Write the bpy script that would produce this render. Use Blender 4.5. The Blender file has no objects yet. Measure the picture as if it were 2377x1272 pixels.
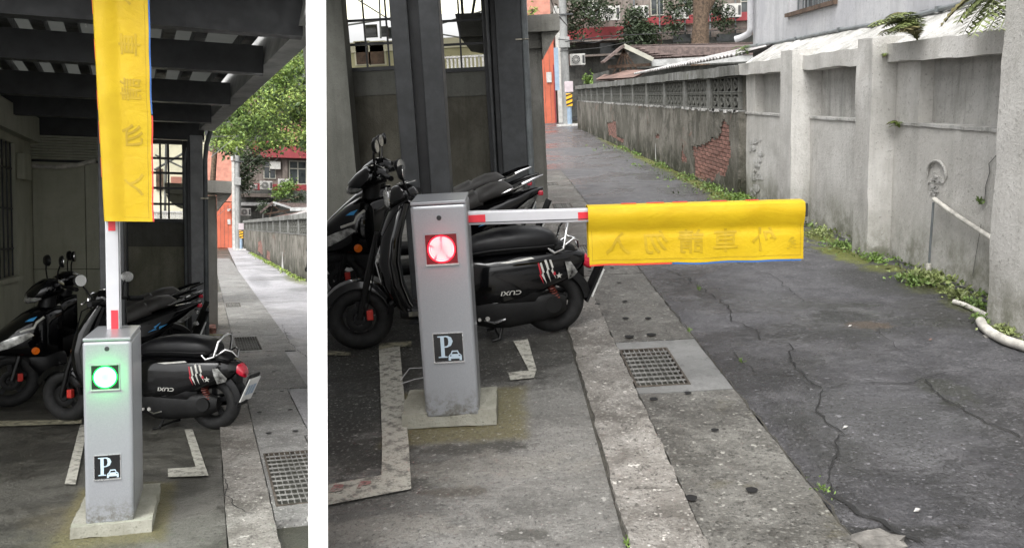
import bpy, math, random
from mathutils import Matrix, Vector, noise

random.seed(7)
C = bpy.context.scene.collection
scn = bpy.context.scene
R = math.radians
EYE = 1.5                                  # eye height above the right hand forecourt

# ---------------------------------------------------------------- camera
CAM = Matrix(((0.998591, 0.053053, -0.000778, 0.000000), (-0.011506, 0.202220, -0.979273, 0.000000), (-0.051796, 0.977902, 0.202545, 1.500000), (0.000000, 0.000000, 0.000000, 1.000000)))
cd = bpy.data.cameras.new('camera')
cam = bpy.data.objects.new('camera', cd)
C.objects.link(cam)
cam.matrix_world = CAM
cd.lens = 30.29
cd.sensor_width = 36
cd.clip_start = 0.05
cd.clip_end = 1500
scn.camera = cam
# the left forecourt lies on a downhill slope: its own level frame
SLOPE = Matrix(((0.946966, -0.315578, 0.060551, -0.090826), (0.303925, 0.940798, 0.150093, -0.225140), (-0.104332, -0.123730, 0.986816, 0.019776), (0.000000, 0.000000, 0.000000, 1.000000)))
FLAT = Matrix.Identity(4)

# ---------------------------------------------------------------- sky, sun, exposure
w = bpy.data.worlds.new('World')
scn.world = w
w.use_nodes = True
nt = w.node_tree
for n_ in list(nt.nodes): nt.nodes.remove(n_)
sky = nt.nodes.new('ShaderNodeTexSky')
sky.sky_type = 'NISHITA'
sky.sun_disc = False
sky.sun_elevation = R(58)
sky.sun_rotation = R(200)
sky.dust_density = 4.0
sky.air_density = 1.0
hsv = nt.nodes.new('ShaderNodeHueSaturation')      # overcast: the blue is washed out
hsv.inputs['Saturation'].default_value = 0.04
hsv.inputs['Value'].default_value = 1.0
bg = nt.nodes.new('ShaderNodeBackground')
bg.inputs['Strength'].default_value = 0.15
out = nt.nodes.new('ShaderNodeOutputWorld')
nt.links.new(sky.outputs[0], hsv.inputs['Color'])
nt.links.new(hsv.outputs[0], bg.inputs[0])
nt.links.new(bg.outputs[0], out.inputs[0])
sl = bpy.data.lights.new('sun', 'SUN')
sl.energy = 0.9
sl.angle = R(40)
sl.color = (1.0, 0.98, 0.95)
so = bpy.data.objects.new('sun', sl)
C.objects.link(so)
so.rotation_euler = (R(32), 0, R(-20))
scn.view_settings.view_transform = 'Standard'
scn.view_settings.look = 'None'
scn.view_settings.gamma = 1
scn.view_settings.exposure = 1.35
scn.view_settings.use_curve_mapping = False
scn.cycles.max_bounces = 6
scn.cycles.use_denoising = True

# ---------------------------------------------------------------- helpers
class MB:
    def __init__(s): s.v = []; s.f = []
    def add(s, vs, fs):
        o = len(s.v)
        s.v += [tuple(v) for v in vs]
        s.f += [tuple(i + o for i in f) for f in fs]
        return s
    def box(s, x0, x1, y0, y1, z0, z1, M=None):
        vs = [Vector((x, y, z)) for z in (z0, z1) for y in (y0, y1) for x in (x0, x1)]
        if M is not None: vs = [M @ v for v in vs]
        return s.add(vs, [(0,2,3,1), (4,5,7,6), (0,1,5,4), (2,6,7,3), (0,4,6,2), (1,3,7,5)])
    def bar(s, p0, p1, wd, th, up=(0,0,1)):
        p0, p1 = Vector(p0), Vector(p1); d = (p1 - p0).normalized()
        sd = d.cross(Vector(up))
        if sd.length < 1e-4: sd = d.cross(Vector((0,1,0)))
        sd.normalize(); u = sd.cross(d)
        vs = [p + sd*a*wd/2 + u*b*th/2 for p in (p0, p1) for a, b in ((-1,-1),(1,-1),(1,1),(-1,1))]
        return s.add(vs, [(3,2,1,0), (4,5,6,7), (0,1,5,4), (1,2,6,5), (2,3,7,6), (3,0,4,7)])
    def rings(s, rings, cap=True, closed=False):
        n = len(rings[0]); vs = [v for r in rings for v in r]; fs = []
        m = len(rings)
        for i in range(m if closed else m - 1):
            a, b = i*n, ((i + 1) % m)*n
            for j in range(n):
                k = (j + 1) % n
                fs.append((a + j, a + k, b + k, b + j))
        if cap and not closed:
            fs.append(tuple(range(n))[::-1]); fs.append(tuple((m-1)*n + j for j in range(n)))
        return s.add(vs, fs)
    def tube(s, pts, r, n=8, cap=True, closed=False):
        pts = [Vector(p) for p in pts]; rs = r if isinstance(r, (list, tuple)) else [r]*len(pts)
        rings = []; side = None; m = len(pts)
        for i, p in enumerate(pts):
            if closed: d = pts[(i+1) % m] - pts[i-1]
            else: d = pts[min(i+1, m-1)] - pts[max(i-1, 0)]
            d.normalize()
            if side is None:
                side = d.orthogonal().normalized()
            side = (side - d*side.dot(d)).normalized(); u = d.cross(side)
            rings.append([p + (side*math.cos(2*math.pi*j/n) + u*math.sin(2*math.pi*j/n))*rs[i] for j in range(n)])
        return s.rings(rings, cap, closed)
    def cyl(s, p0, p1, r, n=16, r1=None): return s.tube([p0, p1], [r, r if r1 is None else r1], n)
    def torus(s, c, ax, RR, r, n=28, m=10, flat=1.0):
        c, ax = Vector(c), Vector(ax).normalized(); a = ax.orthogonal().normalized(); b = ax.cross(a)
        rings = []
        for i in range(n):
            t = 2*math.pi*i/n; d = a*math.cos(t) + b*math.sin(t)
            rings.append([c + d*(RR + r*math.cos(2*math.pi*j/m)) + ax*r*flat*math.sin(2*math.pi*j/m) for j in range(m)])
        return s.rings(rings, False, True)
    def prism(s, poly, f0, f1):
        """poly: 2D outline; f0 / f1 map a 2D point to the near and the far face"""
        n = len(poly)
        vs = [f0(p) for p in poly] + [f1(p) for p in poly]
        return s.add(vs, [tuple(range(n)), tuple(range(2*n - 1, n - 1, -1))] + [(i, i + n, (i+1) % n + n, (i+1) % n) for i in range(n)])
    def pxz(s, poly, y0, y1): return s.prism(poly, lambda p: (p[0], y0, p[1]), lambda p: (p[0], y1, p[1]))
    def pxy(s, poly, z0, z1): return s.prism(poly, lambda p: (p[0], p[1], z0), lambda p: (p[0], p[1], z1))
    def pyz(s, poly, x0, x1): return s.prism(poly, lambda p: (x0, p[0], p[1]), lambda p: (x1, p[0], p[1]))

def superloft(mb, st, n=20, ax='x'):
    """st: stations (pos, cy, cz, half_w, half_h, exponent) along an axis"""
    rings = []
    for (p, a, b, hw, hh, e) in st:
        rg = []
        for j in range(n):
            t = 2*math.pi*j/n; c_, s_ = math.cos(t), math.sin(t)
            u = a + hw*math.copysign(abs(c_)**(2/e), c_); v = b + hh*math.copysign(abs(s_)**(2/e), s_)
            rg.append((p, u, v) if ax == 'x' else ((u, v, p) if ax == 'z' else (u, p, v)))
        rings.append(rg)
    return mb.rings(rings)

class State: fr = FLAT
def build(name, mb, m, parent=None, smooth=False, bevel=0, loc=None, world=False, seg=2):
    """one mesh object. A top-level one gets its origin at its base; a child of a world-authored thing is shifted to it."""
    me = bpy.data.meshes.new(name)
    vs = mb.v
    if parent is None:
        if loc is None:
            xs = [v[0] for v in vs]; ys = [v[1] for v in vs]; zs = [v[2] for v in vs]
            loc = ((min(xs)+max(xs))/2, (min(ys)+max(ys))/2, min(zs))
        vs = [(v[0]-loc[0], v[1]-loc[1], v[2]-loc[2]) for v in vs]
    elif parent.get('_w') or world:
        q = parent
        if '_o' in q:
            o_ = q['_o']; vs = [(v[0]-o_[0], v[1]-o_[1], v[2]-o_[2]) for v in vs]
    me.from_pydata(vs, [], mb.f)
    me.validate(verbose=False)
    if m: me.materials.append(m)
    o = bpy.data.objects.new(name, me)
    C.objects.link(o)
    if smooth:
        me.polygons.foreach_set('use_smooth', [True]*len(me.polygons))
        me.set_sharp_from_angle(angle=R(smooth if smooth is not True else 40))
    if bevel:
        b = o.modifiers.new('bevel', 'BEVEL'); b.width = bevel; b.segments = seg; b.limit_method = 'ANGLE'; b.angle_limit = R(35)
    if parent is None:
        o.matrix_world = State.fr @ Matrix.Translation(loc)
    else:
        o.parent = parent
        if parent.get('_w'): o['_w'] = 1; o['_o'] = parent['_o']
    return o
def tag(o, label, cat, group=None, kind=None):
    if label: o['label'] = label
    if cat: o['category'] = cat
    if group: o['group'] = group
    if kind: o['kind'] = kind
    return o
def thing(name, label, cat, loc, rz=0, group=None, local=False):
    """an Empty at the thing's base; unless local, its parts are authored in the frame's own coordinates"""
    o = bpy.data.objects.new(name, None); C.objects.link(o); o.empty_display_size = 0.1
    o.matrix_world = State.fr @ Matrix.Translation(loc) @ Matrix.Rotation(rz, 4, 'Z')
    if not local: o['_w'] = 1; o['_o'] = list(loc)
    return tag(o, label, cat, group)
def struct(name, mb, m, smooth=False, bevel=0): return tag(build(name, mb, m, None, smooth, bevel), None, None, None, 'structure')
def stuff(name, mb, m, label, cat, smooth=False): return tag(build(name, mb, m, None, smooth), label, cat, None, 'stuff')
def copy_tree(o, parent=None):
    c = o.copy(); C.objects.link(c)
    if parent: c.parent = parent
    for ch in list(o.children): copy_tree(ch, c)
    return c
def share(o, name, parent, loc, rot=(0,0,0), scale=(1,1,1)):
    """a further piece that shares another piece's mesh"""
    c = bpy.data.objects.new(name, o.data); C.objects.link(c); c.parent = parent
    base = Vector(parent['_o']) if parent.get('_w') else Vector((0,0,0))
    c.location = Vector(loc) - base; c.rotation_euler = rot; c.scale = scale
    return c
def text_mb(txt, size, place, extrude=0.0, bold=0.0, shear=0.0):
    cu = bpy.data.curves.new('lettering', 'FONT'); cu.body = txt; cu.size = size; cu.align_x = 'CENTER'; cu.align_y = 'CENTER'
    cu.offset = bold; cu.shear = shear; cu.extrude = extrude; cu.resolution_u = 3
    ob = bpy.data.objects.new('lettering', cu); C.objects.link(ob)
    dg = bpy.context.evaluated_depsgraph_get(); me = ob.evaluated_get(dg).to_mesh()
    mb = MB(); mb.add([place(v.co) for v in me.vertices], [tuple(p.vertices) for p in me.polygons])
    ob.evaluated_get(dg).to_mesh_clear(); bpy.data.objects.remove(ob); bpy.data.curves.remove(cu)
    return mb

# ---------------------------------------------------------------- materials
def col(c): return (c[0], c[1], c[2], 1)
class NB:
    def __init__(s, name):
        s.m = bpy.data.materials.new(name); s.m.use_nodes = True; s.t = s.m.node_tree
        s.b = s.t.nodes['Principled BSDF']
        s.tc = s.t.nodes.new('ShaderNodeTexCoord').outputs['Object']
    def L(s, a, b): s.t.links.new(a, b)
    def map(s, sc):
        n = s.t.nodes.new('ShaderNodeMapping'); n.inputs['Scale'].default_value = sc; s.L(s.tc, n.inputs[0]); return n.outputs[0]
    def noise(s, scale, detail=5, rough=.6, vec=None, dist=0):
        n = s.t.nodes.new('ShaderNodeTexNoise'); n.inputs['Scale'].default_value = scale; n.inputs['Detail'].default_value = detail
        n.inputs['Roughness'].default_value = rough; n.inputs['Distortion'].default_value = dist; s.L(vec or s.tc, n.inputs['Vector']); return n.outputs[0]
    def vor(s, scale, feat='F1', vec=None):
        n = s.t.nodes.new('ShaderNodeTexVoronoi'); n.feature = feat; n.inputs['Scale'].default_value = scale; s.L(vec or s.tc, n.inputs['Vector']); return n.outputs[0]
    def ramp(s, fac, a, b, lo=0., hi=1.):
        n = s.t.nodes.new('ShaderNodeMapRange'); n.interpolation_type = 'SMOOTHSTEP'
        n.inputs[1].default_value = a; n.inputs[2].default_value = b; n.inputs[3].default_value = lo; n.inputs[4].default_value = hi
        s.L(fac, n.inputs[0]); return n.outputs[0]
    def mix(s, fac, a, b):
        n = s.t.nodes.new('ShaderNodeMix'); n.data_type = 'RGBA'
        if isinstance(fac, float): n.inputs[0].default_value = fac
        else: s.L(fac, n.inputs[0])
        for i, c in ((6, a), (7, b)):
            if isinstance(c, tuple): n.inputs[i].default_value = col(c)
            else: s.L(c, n.inputs[i])
        return n.outputs[2]
    def math(s, op, a, b):
        n = s.t.nodes.new('ShaderNodeMath'); n.operation = op
        for i, c in ((0, a), (1, b)):
            if isinstance(c, (int, float)): n.inputs[i].default_value = c
            else: s.L(c, n.inputs[i])
        return n.outputs[0]
    def z(s):
        n = s.t.nodes.new('ShaderNodeSeparateXYZ'); s.L(s.tc, n.inputs[0]); return n.outputs
    def spot(s, c, r, rot=0., box=False, soft=.35, amp=.7, nsc=3.):
        """mask of a stain or painted sheen patch with a ragged outline of its own, at a place on the ground"""
        n = s.t.nodes.new('ShaderNodeMapping'); n.vector_type = 'TEXTURE'
        n.inputs['Location'].default_value = (c[0], c[1], 0); n.inputs['Rotation'].default_value = (0, 0, rot); n.inputs['Scale'].default_value = (r[0], r[1], 1000)
        s.L(s.tc, n.inputs[0])
        if box:
            q = s.t.nodes.new('ShaderNodeSeparateXYZ'); s.L(n.outputs[0], q.inputs[0])
            d = s.math('MAXIMUM', s.math('ABSOLUTE', q.outputs[0], 0), s.math('ABSOLUTE', q.outputs[1], 0))
        else:
            q = s.t.nodes.new('ShaderNodeVectorMath'); q.operation = 'LENGTH'; s.L(n.outputs[0], q.inputs[0]); d = q.outputs['Value']
        d = s.math('ADD', d, s.math('MULTIPLY', s.math('SUBTRACT', s.noise(nsc, 9, .74), .5), amp*(2 if box else 4.2)))
        return s.ramp(d, 1-soft, 1+soft*.6, 1, 0)
    def bump(s, h, st=.3, dist=.01):
        n = s.t.nodes.new('ShaderNodeBump'); n.inputs['Strength'].default_value = st; n.inputs['Distance'].default_value = dist
        s.L(h, n.inputs['Height']); s.L(n.outputs[0], s.b.inputs['Normal'])
    def fin(s, c=None, rough=.8, metal=0., spec=.5, coat=0.):
        if c is not None:
            if isinstance(c, tuple): s.b.inputs['Base Color'].default_value = col(c)
            else: s.L(c, s.b.inputs['Base Color'])
        if isinstance(rough, float): s.b.inputs['Roughness'].default_value = rough
        else: s.L(rough, s.b.inputs['Roughness'])
        s.b.inputs['Metallic'].default_value = metal; s.b.inputs['Specular IOR Level'].default_value = spec
        s.b.inputs['Coat Weight'].default_value = coat; s.b.inputs['Coat Roughness'].default_value = .06
        return s.m
def simple(name, c, rough=.5, metal=0., var=.15, scale=8., coat=0., bump=0., spec=.5, rnd=0.):
    n = NB(name); f = n.noise(scale, 6, .65)
    d = tuple(x*(1-var*1.6) for x in c); l = tuple(min(1, x*(1+var)) for x in c)
    k = n.mix(n.ramp(f, .3, .7), d, l)
    if rnd:
        oi = n.t.nodes.new('ShaderNodeObjectInfo').outputs['Random']
        k = n.mix(n.math('MULTIPLY', oi, rnd), k, tuple(x*.35 for x in c))
    if bump: n.bump(n.noise(scale*14, 4, .7), bump, .004)
    return n.fin(k, n.ramp(n.noise(scale*2.3, 4), .3, .7, max(.03, rough-.08), min(1, rough+.08)), metal, spec, coat)
def emit(name, c, st):
    n = NB(name); n.b.inputs['Base Color'].default_value = col(c); n.b.inputs['Emission Color'].default_value = col(c); n.b.inputs['Emission Strength'].default_value = st
    return n.m
def rough_ground(name, dark, mid, light, wet=.35, big=.5, speck=60., bumpst=.7, moss=None, spots=(), agg=1.):
    """asphalt or worn concrete: aggregate speckle, broad patches, damp parts that shine, stains and painted sheen patches of their own shape"""
    n = NB(name)
    patch = n.noise(big, 8, .66, dist=.7)
    k = n.mix(n.ramp(patch, .40, .58), dark, mid)
    k = n.mix(n.ramp(n.noise(2.3, 10, .78, dist=.5), .46, .62, 0, .7), k, light)
    k = n.mix(n.ramp(n.noise(4.7, 10, .8, dist=.4), .50, .62, 0, .65), k, dark)
    for sp in spots:
        c_, r_, col_, am = sp[:4]; kw = sp[4] if len(sp) > 4 else {}
        k = n.mix(n.math('MULTIPLY', n.spot(c_, r_, **kw), am), k, col_)
    ag = n.vor(speck)
    k = n.mix(n.ramp(ag, .04, .38, .55*agg, 0), k, tuple(min(1, c*1.25) for c in light))
    k = n.mix(n.ramp(n.noise(speck*1.3, 3, .85), .53, .66, 0, .75*agg), k, tuple(c*.30 for c in dark))
    k = n.mix(n.ramp(n.noise(speck*.62, 2, .6), .64, .72, 0, .55*agg), k, tuple(min(1, c*2.0) for c in light))
    k = n.mix(n.ramp(n.noise(15, 7, .8), .55, .68, 0, .7), k, tuple(c*.45 for c in dark))
    if moss: k = n.mix(n.ramp(n.noise(1.7, 7, .75), .56, .72, 0, .75), k, moss)
    h = n.math('ADD', n.noise(speck*.7, 5, .8), n.math('MULTIPLY', n.noise(9, 6, .7), 1.2))
    n.bump(h, bumpst, .014)
    return n.fin(k, n.ramp(patch, .42, .60, wet, .62), 0, .5)
def render_wall(name, base, dark, light, streak=.5, speck=70., bumpst=.5, moss=None, grime=None):
    """rendered masonry: sprayed texture, rain streaks, blotches"""
    n = NB(name)
    k = n.mix(n.ramp(n.noise(1.3, 8, .7, dist=.4), .40, .60), base, light)
    st = n.noise(2.2, 8, .72, vec=n.map((3.0, 3.0, .35)))
    k = n.mix(n.ramp(st, .47, .64, 0, streak), k, dark)
    k = n.mix(n.ramp(n.noise(speck, 3, .8), .58, .68, 0, .65), k, dark)
    k = n.mix(n.ramp(n.noise(5, 9, .78), .53, .66, 0, .45*min(1, streak*1.6)), k, dark)
    z = n.z()[2]
    if grime:
        low = n.math('MULTIPLY', n.ramp(z, 0., grime[1], 1, 0), n.ramp(n.noise(3, 7, .7), .34, .62))
        k = n.mix(low, k, grime[0])
    if moss:
        k = n.mix(n.ramp(n.noise(2.6, 8, .8), .56, .70, 0, .75), k, moss)
    n.bump(n.math('ADD', n.noise(speck, 5, .7), n.math('MULTIPLY', n.noise(6, 6), .7)), bumpst, .012)
    return n.fin(k, .9, 0, .2)

BOX = dict(box=True, soft=.16, amp=.16, nsc=6.)
RAG = dict(soft=.3, amp=.9, nsc=5.)
SOFT = dict(soft=.4, amp=.6, nsc=2.6)
oil = (.034,.033,.027); oil2 = (.045,.043,.036); olive = (.135,.120,.060); mossc = (.13,.145,.022)
m_asphalt = rough_ground('wet_asphalt', (.026,.026,.029), (.058,.057,.062), (.115,.112,.118), wet=.18, speck=44., bumpst=1., agg=1.25, spots=((( 2.1, 27, 0), (2.2, 19), (.115,.114,.118), .75, SOFT), ((2.2, 10, 0), (1.2, 3.5), (.10,.098,.103), .6, SOFT),  # broad pale patches along the road paint in the wet sky sheen
    ((2.169, 5.12, 0), (.16,.10), (.085,.060,.045), .85, RAG), ((1.21, 2.632, 0), (.24,.07), (.018,.018,.018), .95, RAG), ((2.057, 3.943, 0), (.12,.20), (.035,.037,.03), .8, RAG), ((1.286, 3.482, 0), (.14,.42), (.028,.029,.028), .7, SOFT), ((1.801, 5.83, 0), (.3,.5), (.095,.095,.10), .6, SOFT), ((1.653, 3.685, 0), (.35,.5), (.10,.10,.105), .5, SOFT),
    ((2.904, 7.345, 0), (.16,.55), mossc, .95, RAG), ((2.947, 6.666, 0), (.16,.22), mossc, .95, RAG), ((2.962, 5.988, 0), (.16,.22), mossc, .8, RAG), ((3.021, 8.295, 0), (.12,.5), mossc, .9, RAG), ((2.943, 5.426, 0), (.10,.30), mossc, .8, RAG), ((2.993, 11.406, 0), (.25,.9), mossc, .95, RAG), ((3.01, 13.543, 0), (.18,2.2), mossc, .9, RAG), ((3.056, 17.712, 0), (.18,3.2), mossc, .9, RAG), ((3.148, 24.543, 0), (.2,4.5), mossc, .8, RAG), ((2.796, 5.146, 0), (.3,.6), (.03,.03,.026), .7, SOFT), ((2.787, 6.298, 0), (.3,.6), (.03,.03,.028), .7, SOFT)))
m_asphalt_l = rough_ground('wet_asphalt_brightened', (.26,.26,.275), (.42,.41,.43), (.52,.51,.53), wet=.28, speck=40., big=.35, bumpst=.5, spots=(  # road colour lifted to carry the left view's brighter exposure
    ((0.822, 11.675, 0), (.10,.9), (.07,.07,.075), .6, RAG), ((0.981, 25.124, 0), (.3,3.), (.12,.12,.13), .5, SOFT), ((2.056, 25.325, 0), (.3,2.5), mossc, .7, RAG), ((2.016, 34.902, 0), (.3,4.), mossc, .6, RAG)))
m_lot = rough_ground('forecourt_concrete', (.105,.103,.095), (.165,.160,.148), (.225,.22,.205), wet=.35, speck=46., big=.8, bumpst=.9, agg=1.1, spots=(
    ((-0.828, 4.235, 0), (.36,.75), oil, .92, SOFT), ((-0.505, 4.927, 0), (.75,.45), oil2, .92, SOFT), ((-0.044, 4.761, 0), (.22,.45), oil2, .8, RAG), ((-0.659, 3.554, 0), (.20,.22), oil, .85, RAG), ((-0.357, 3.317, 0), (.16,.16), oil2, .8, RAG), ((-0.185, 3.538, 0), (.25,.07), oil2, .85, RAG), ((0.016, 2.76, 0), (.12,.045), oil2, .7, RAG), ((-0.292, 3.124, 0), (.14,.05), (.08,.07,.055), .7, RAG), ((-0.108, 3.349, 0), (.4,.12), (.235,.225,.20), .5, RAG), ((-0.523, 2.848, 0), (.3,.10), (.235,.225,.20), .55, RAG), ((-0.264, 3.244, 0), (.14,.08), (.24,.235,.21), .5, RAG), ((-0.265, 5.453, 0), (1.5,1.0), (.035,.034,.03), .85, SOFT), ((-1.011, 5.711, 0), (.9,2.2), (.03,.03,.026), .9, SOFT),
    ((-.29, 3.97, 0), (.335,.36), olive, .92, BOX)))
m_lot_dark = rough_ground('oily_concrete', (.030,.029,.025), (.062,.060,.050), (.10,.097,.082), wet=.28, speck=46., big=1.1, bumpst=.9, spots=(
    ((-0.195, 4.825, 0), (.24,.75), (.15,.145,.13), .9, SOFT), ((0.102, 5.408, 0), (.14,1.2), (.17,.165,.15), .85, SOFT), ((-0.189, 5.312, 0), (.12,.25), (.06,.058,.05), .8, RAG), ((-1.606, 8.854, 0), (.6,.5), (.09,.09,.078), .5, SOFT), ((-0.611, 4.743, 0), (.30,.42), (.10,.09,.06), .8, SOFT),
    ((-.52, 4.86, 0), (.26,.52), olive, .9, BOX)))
m_slab = rough_ground('drain_slab_concrete', (.060,.057,.050), (.125,.120,.108), (.21,.205,.185), wet=.4, speck=42., bumpst=1., agg=1.3, big=1.2, moss=(.10,.088,.05))
m_slab_l = rough_ground('drain_slab_brightened', (.15,.147,.14), (.25,.245,.235), (.36,.355,.34), wet=.4, speck=42., bumpst=.9, agg=1.2, big=1.2)  # slab colour lifted as well, for the brighter left exposure
m_slab_new = rough_ground('newer_slab_concrete', (.14,.14,.135), (.18,.18,.175), (.225,.225,.22), wet=.6, speck=90., big=1.6, bumpst=.25, agg=.4)
m_kerb = rough_ground('kerb_concrete', (.10,.092,.08), (.215,.20,.18), (.34,.325,.30), wet=.5, speck=46., bumpst=.9, agg=1.2, big=1.3)
m_earth = rough_ground('damp_earth', (.03,.03,.022), (.05,.05,.035), (.07,.07,.05))
m_white_wall = render_wall('sprayed_grey_white_render', (.48,.465,.435), (.23,.225,.20), (.59,.575,.545), .22, 42., .6, grime=((.17,.17,.13), .55))
m_recess = render_wall('stained_recess_render', (.39,.38,.355), (.16,.16,.14), (.51,.50,.475), .42, 48., .9)
m_white_paint = render_wall('flaking_white_paint', (.44,.43,.41), (.17,.17,.14), (.56,.55,.53), .6, 40., 1.)
m_house = render_wall('pale_house_render', (.44,.44,.46), (.30,.30,.31), (.52,.52,.53), .35, 30., .4)
n = NB('weathered_plaster')
k = n.mix(n.ramp(n.noise(.55, 9, .72, dist=.9), .42, .58), (.125,.118,.098), (.235,.22,.19))
k = n.mix(n.ramp(n.noise(1.6, 9, .76, dist=.6), .47, .60, 0, .8), k, (.075,.072,.058))
k = n.mix(n.ramp(n.noise(1.1, 8, .75, vec=n.map((1.6, 1.6, .5)), dist=.5), .54, .64, 0, .6), k, (.30,.285,.255))
k = n.mix(n.ramp(n.noise(2.4, 8, .75, vec=n.map((1., 1., .28))), .52, .66, 0, .55), k, (.055,.052,.042))
k = n.mix(n.ramp(n.noise(.9, 9, .8, dist=1.2), .58, .64, 0, .55), k, (.25,.13,.095))
k = n.mix(n.ramp(n.noise(40, 3, .8), .55, .66, 0, .6), k, (.05,.048,.04))
lo = n.math('MULTIPLY', n.ramp(n.z()[2], 0., .6, 1, 0), n.ramp(n.noise(2.2, 8, .75), .38, .56))
k = n.mix(lo, k, (.038,.040,.026))
n.bump(n.math('ADD', n.noise(45, 5, .7), n.math('MULTIPLY', n.noise(5, 8, .75), 1.6)), .9, .02)
m_old = n.fin(k, .9, 0, .2)
m_old_cap = render_wall('mossy_concrete_cap', (.17,.17,.155), (.07,.07,.06), (.27,.27,.26), .7, 40., .8, moss=(.07,.075,.03))
m_block = render_wall('vent_block_concrete', (.13,.13,.115), (.07,.07,.06), (.18,.18,.165), .7, 50., .8)
m_grey_conc = render_wall('column_concrete', (.19,.185,.165), (.10,.10,.085), (.26,.255,.235), .5, 60., .8)
m_brick = simple('red_brick', (.33,.165,.13), .9, 0, .4, 14., bump=.7, rnd=.6)
m_mortar = simple('brick_mortar', (.16,.13,.11), .95, 0, .3, 30., bump=.5)
m_pebble = render_wall('pebbledash_panel', (.075,.070,.055), (.018,.018,.014), (.11,.105,.085), .3, 60., 1.)
m_wall_bright_l = render_wall('wall_concrete_brightened', (.40,.40,.31), (.27,.27,.205), (.46,.46,.37), .3, 60., .5)  # wall colour lifted in place of light missing under the left roof
m_pebble_l = render_wall('pebbledash_brightened', (.20,.195,.145), (.05,.05,.038), (.29,.28,.22), .3, 60., 1.)  # lighter copy of the gate panel, extra light put into its colour
m_post_l = render_wall('gatepost_concrete_brightened', (.50,.48,.43), (.36,.35,.31), (.60,.58,.53), .4, 50., .6)  # gatepost concrete made paler to paint in light the roof blocks
m_dark_conc = render_wall('dim_grey_concrete', (.105,.105,.092), (.06,.06,.052), (.13,.13,.115), .3, 60., .5)
m_steel = simple('dark_painted_steel', (.030,.031,.033), .45, 0, .2, 6., bump=.08)
m_steel_l = simple('column_steel_brightened', (.26,.265,.27), .45, 0, .15, 6.)  # lighter copy of the column steel, its brightness painted in
m_steel2 = simple('grey_painted_steel', (.060,.063,.066), .42, .2, .2, 6.)
m_pipe = simple('grey_pvc_pipe', (.15,.165,.17), .4, 0, .2, 5.)
m_pipe_w = simple('off_white_pvc_pipe', (.52,.50,.45), .5, 0, .25, 9.)
m_brass = simple('galvanised_clip', (.45,.42,.34), .4, .8, .2, 9.)
n = NB('silver_cabinet_paint')
fl = n.noise(420, 2, .6)
n.bump(n.noise(240, 3, .6), .12, .002)
gk = n.math('MULTIPLY', n.ramp(n.z()[2], .01, .16, 1, 0), n.ramp(n.noise(22, 7, .75), .42, .62, 0, .8))
sk_ = n.ramp(n.noise(60, 6, .8, vec=n.map((1, 1, .18))), .62, .70, 0, .35)
m_silver = n.fin(n.mix(sk_, n.mix(gk, n.mix(n.ramp(fl, .35, .7), (.265,.275,.29), (.32,.33,.35)), (.10,.09,.065)), (.17,.175,.18)), .38, .35, .5, .25)
m_silver_edge = simple('bright_aluminium', (.75,.75,.75), .25, .9, .05, 5.)
m_black_gloss = simple('black_acrylic', (.008,.008,.009), .12, 0, .1, 5., coat=.4)
m_lamp_back = simple('lamp_window_red', (.10,.006,.010), .3, 0, .1, 5.)
m_icon = simple('pale_blue_print', (.42,.52,.60), .5, 0, .03, 5.)
m_led_red = emit('led_red', (1.0,.56,.54), 2.0)
m_led_red_c = emit('led_red_deep', (1.0,.005,.03), .75)
m_led_green = emit('led_green', (.50,1.0,.62), 1.6)
m_led_green_c = emit('led_green_deep', (.0,.9,.10), .9)
m_arm = simple('white_arm_paint', (.48,.48,.50), .35, 0, .04, 4.)
m_arm_red = simple('red_reflective_tape', (.62,.030,.045), .35, 0, .06, 30.)
n = NB('yellow_vinyl')
k = n.mix(n.ramp(n.noise(5, 5, .6), .3, .7), (.50,.325,.004), (.55,.375,.006))
wv = n.noise(900, 1, .5)
k = n.mix(n.ramp(n.noise(3, 9, .8), .52, .7, 0, .35), k, (.36,.25,.012))
n.bump(n.math('ADD', n.math('MULTIPLY', wv, .12), n.noise(7, 5, .6, vec=n.map((1, 1, 1.8)), dist=.8)), .25, .02)
m_vinyl = n.fin(k, .5, 0, .35)
m_print = simple('show_through_lettering', (.445,.295,.006), .5, 0, .12, 9.)
m_print2 = simple('faint_show_through', (.45,.31,.006), .5, 0, .12, 9.)
m_hem_red = simple('red_hem_tape', (.60,.05,.03), .5, 0, .05, 5.)
m_hem_blue = simple('blue_hem_tape', (.03,.12,.36), .5, 0, .05, 5.)
m_stitch = simple('stitching', (.26,.18,.01), .7, 0, .05, 5.)
m_block_conc = render_wall('cast_plinth_concrete', (.23,.225,.185), (.12,.115,.085), (.32,.315,.27), .3, 60., .5)
m_mortar_wet = render_wall('olive_mortar_skirt', (.185,.170,.105), (.10,.09,.055), (.25,.235,.16), .4, 50., .5)
def worn_paint(name, c, under):
    n = NB(name)
    k = n.mix(n.ramp(n.noise(16, 9, .78), .46, .60), c, under)
    k = n.mix(n.ramp(n.noise(90, 3, .8), .56, .66, 0, .8), k, under)
    n.bump(n.noise(80, 4, .7), .4, .006)
    return n.fin(k, .65, 0, .4)
m_line = worn_paint('worn_white_road_paint', (.40,.39,.34), (.14,.135,.12))
m_line_y = worn_paint('worn_cream_road_paint', (.30,.28,.20), (.07,.068,.05))
m_line_red = worn_paint('worn_red_stencil_paint', (.26,.13,.12), (.30,.28,.25))
m_crack = simple('crack_dirt', (.012,.012,.012), .9, 0, .3, 20.)
m_crackw = simple('wall_crack', (.10,.10,.095), .9, 0, .3, 20.)
m_void = simple('drain_void', (.004,.004,.004), .9, 0, .1, 5.)
m_galv = simple('galvanised_grating', (.27,.265,.25), .55, .3, .35, 30.)
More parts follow.
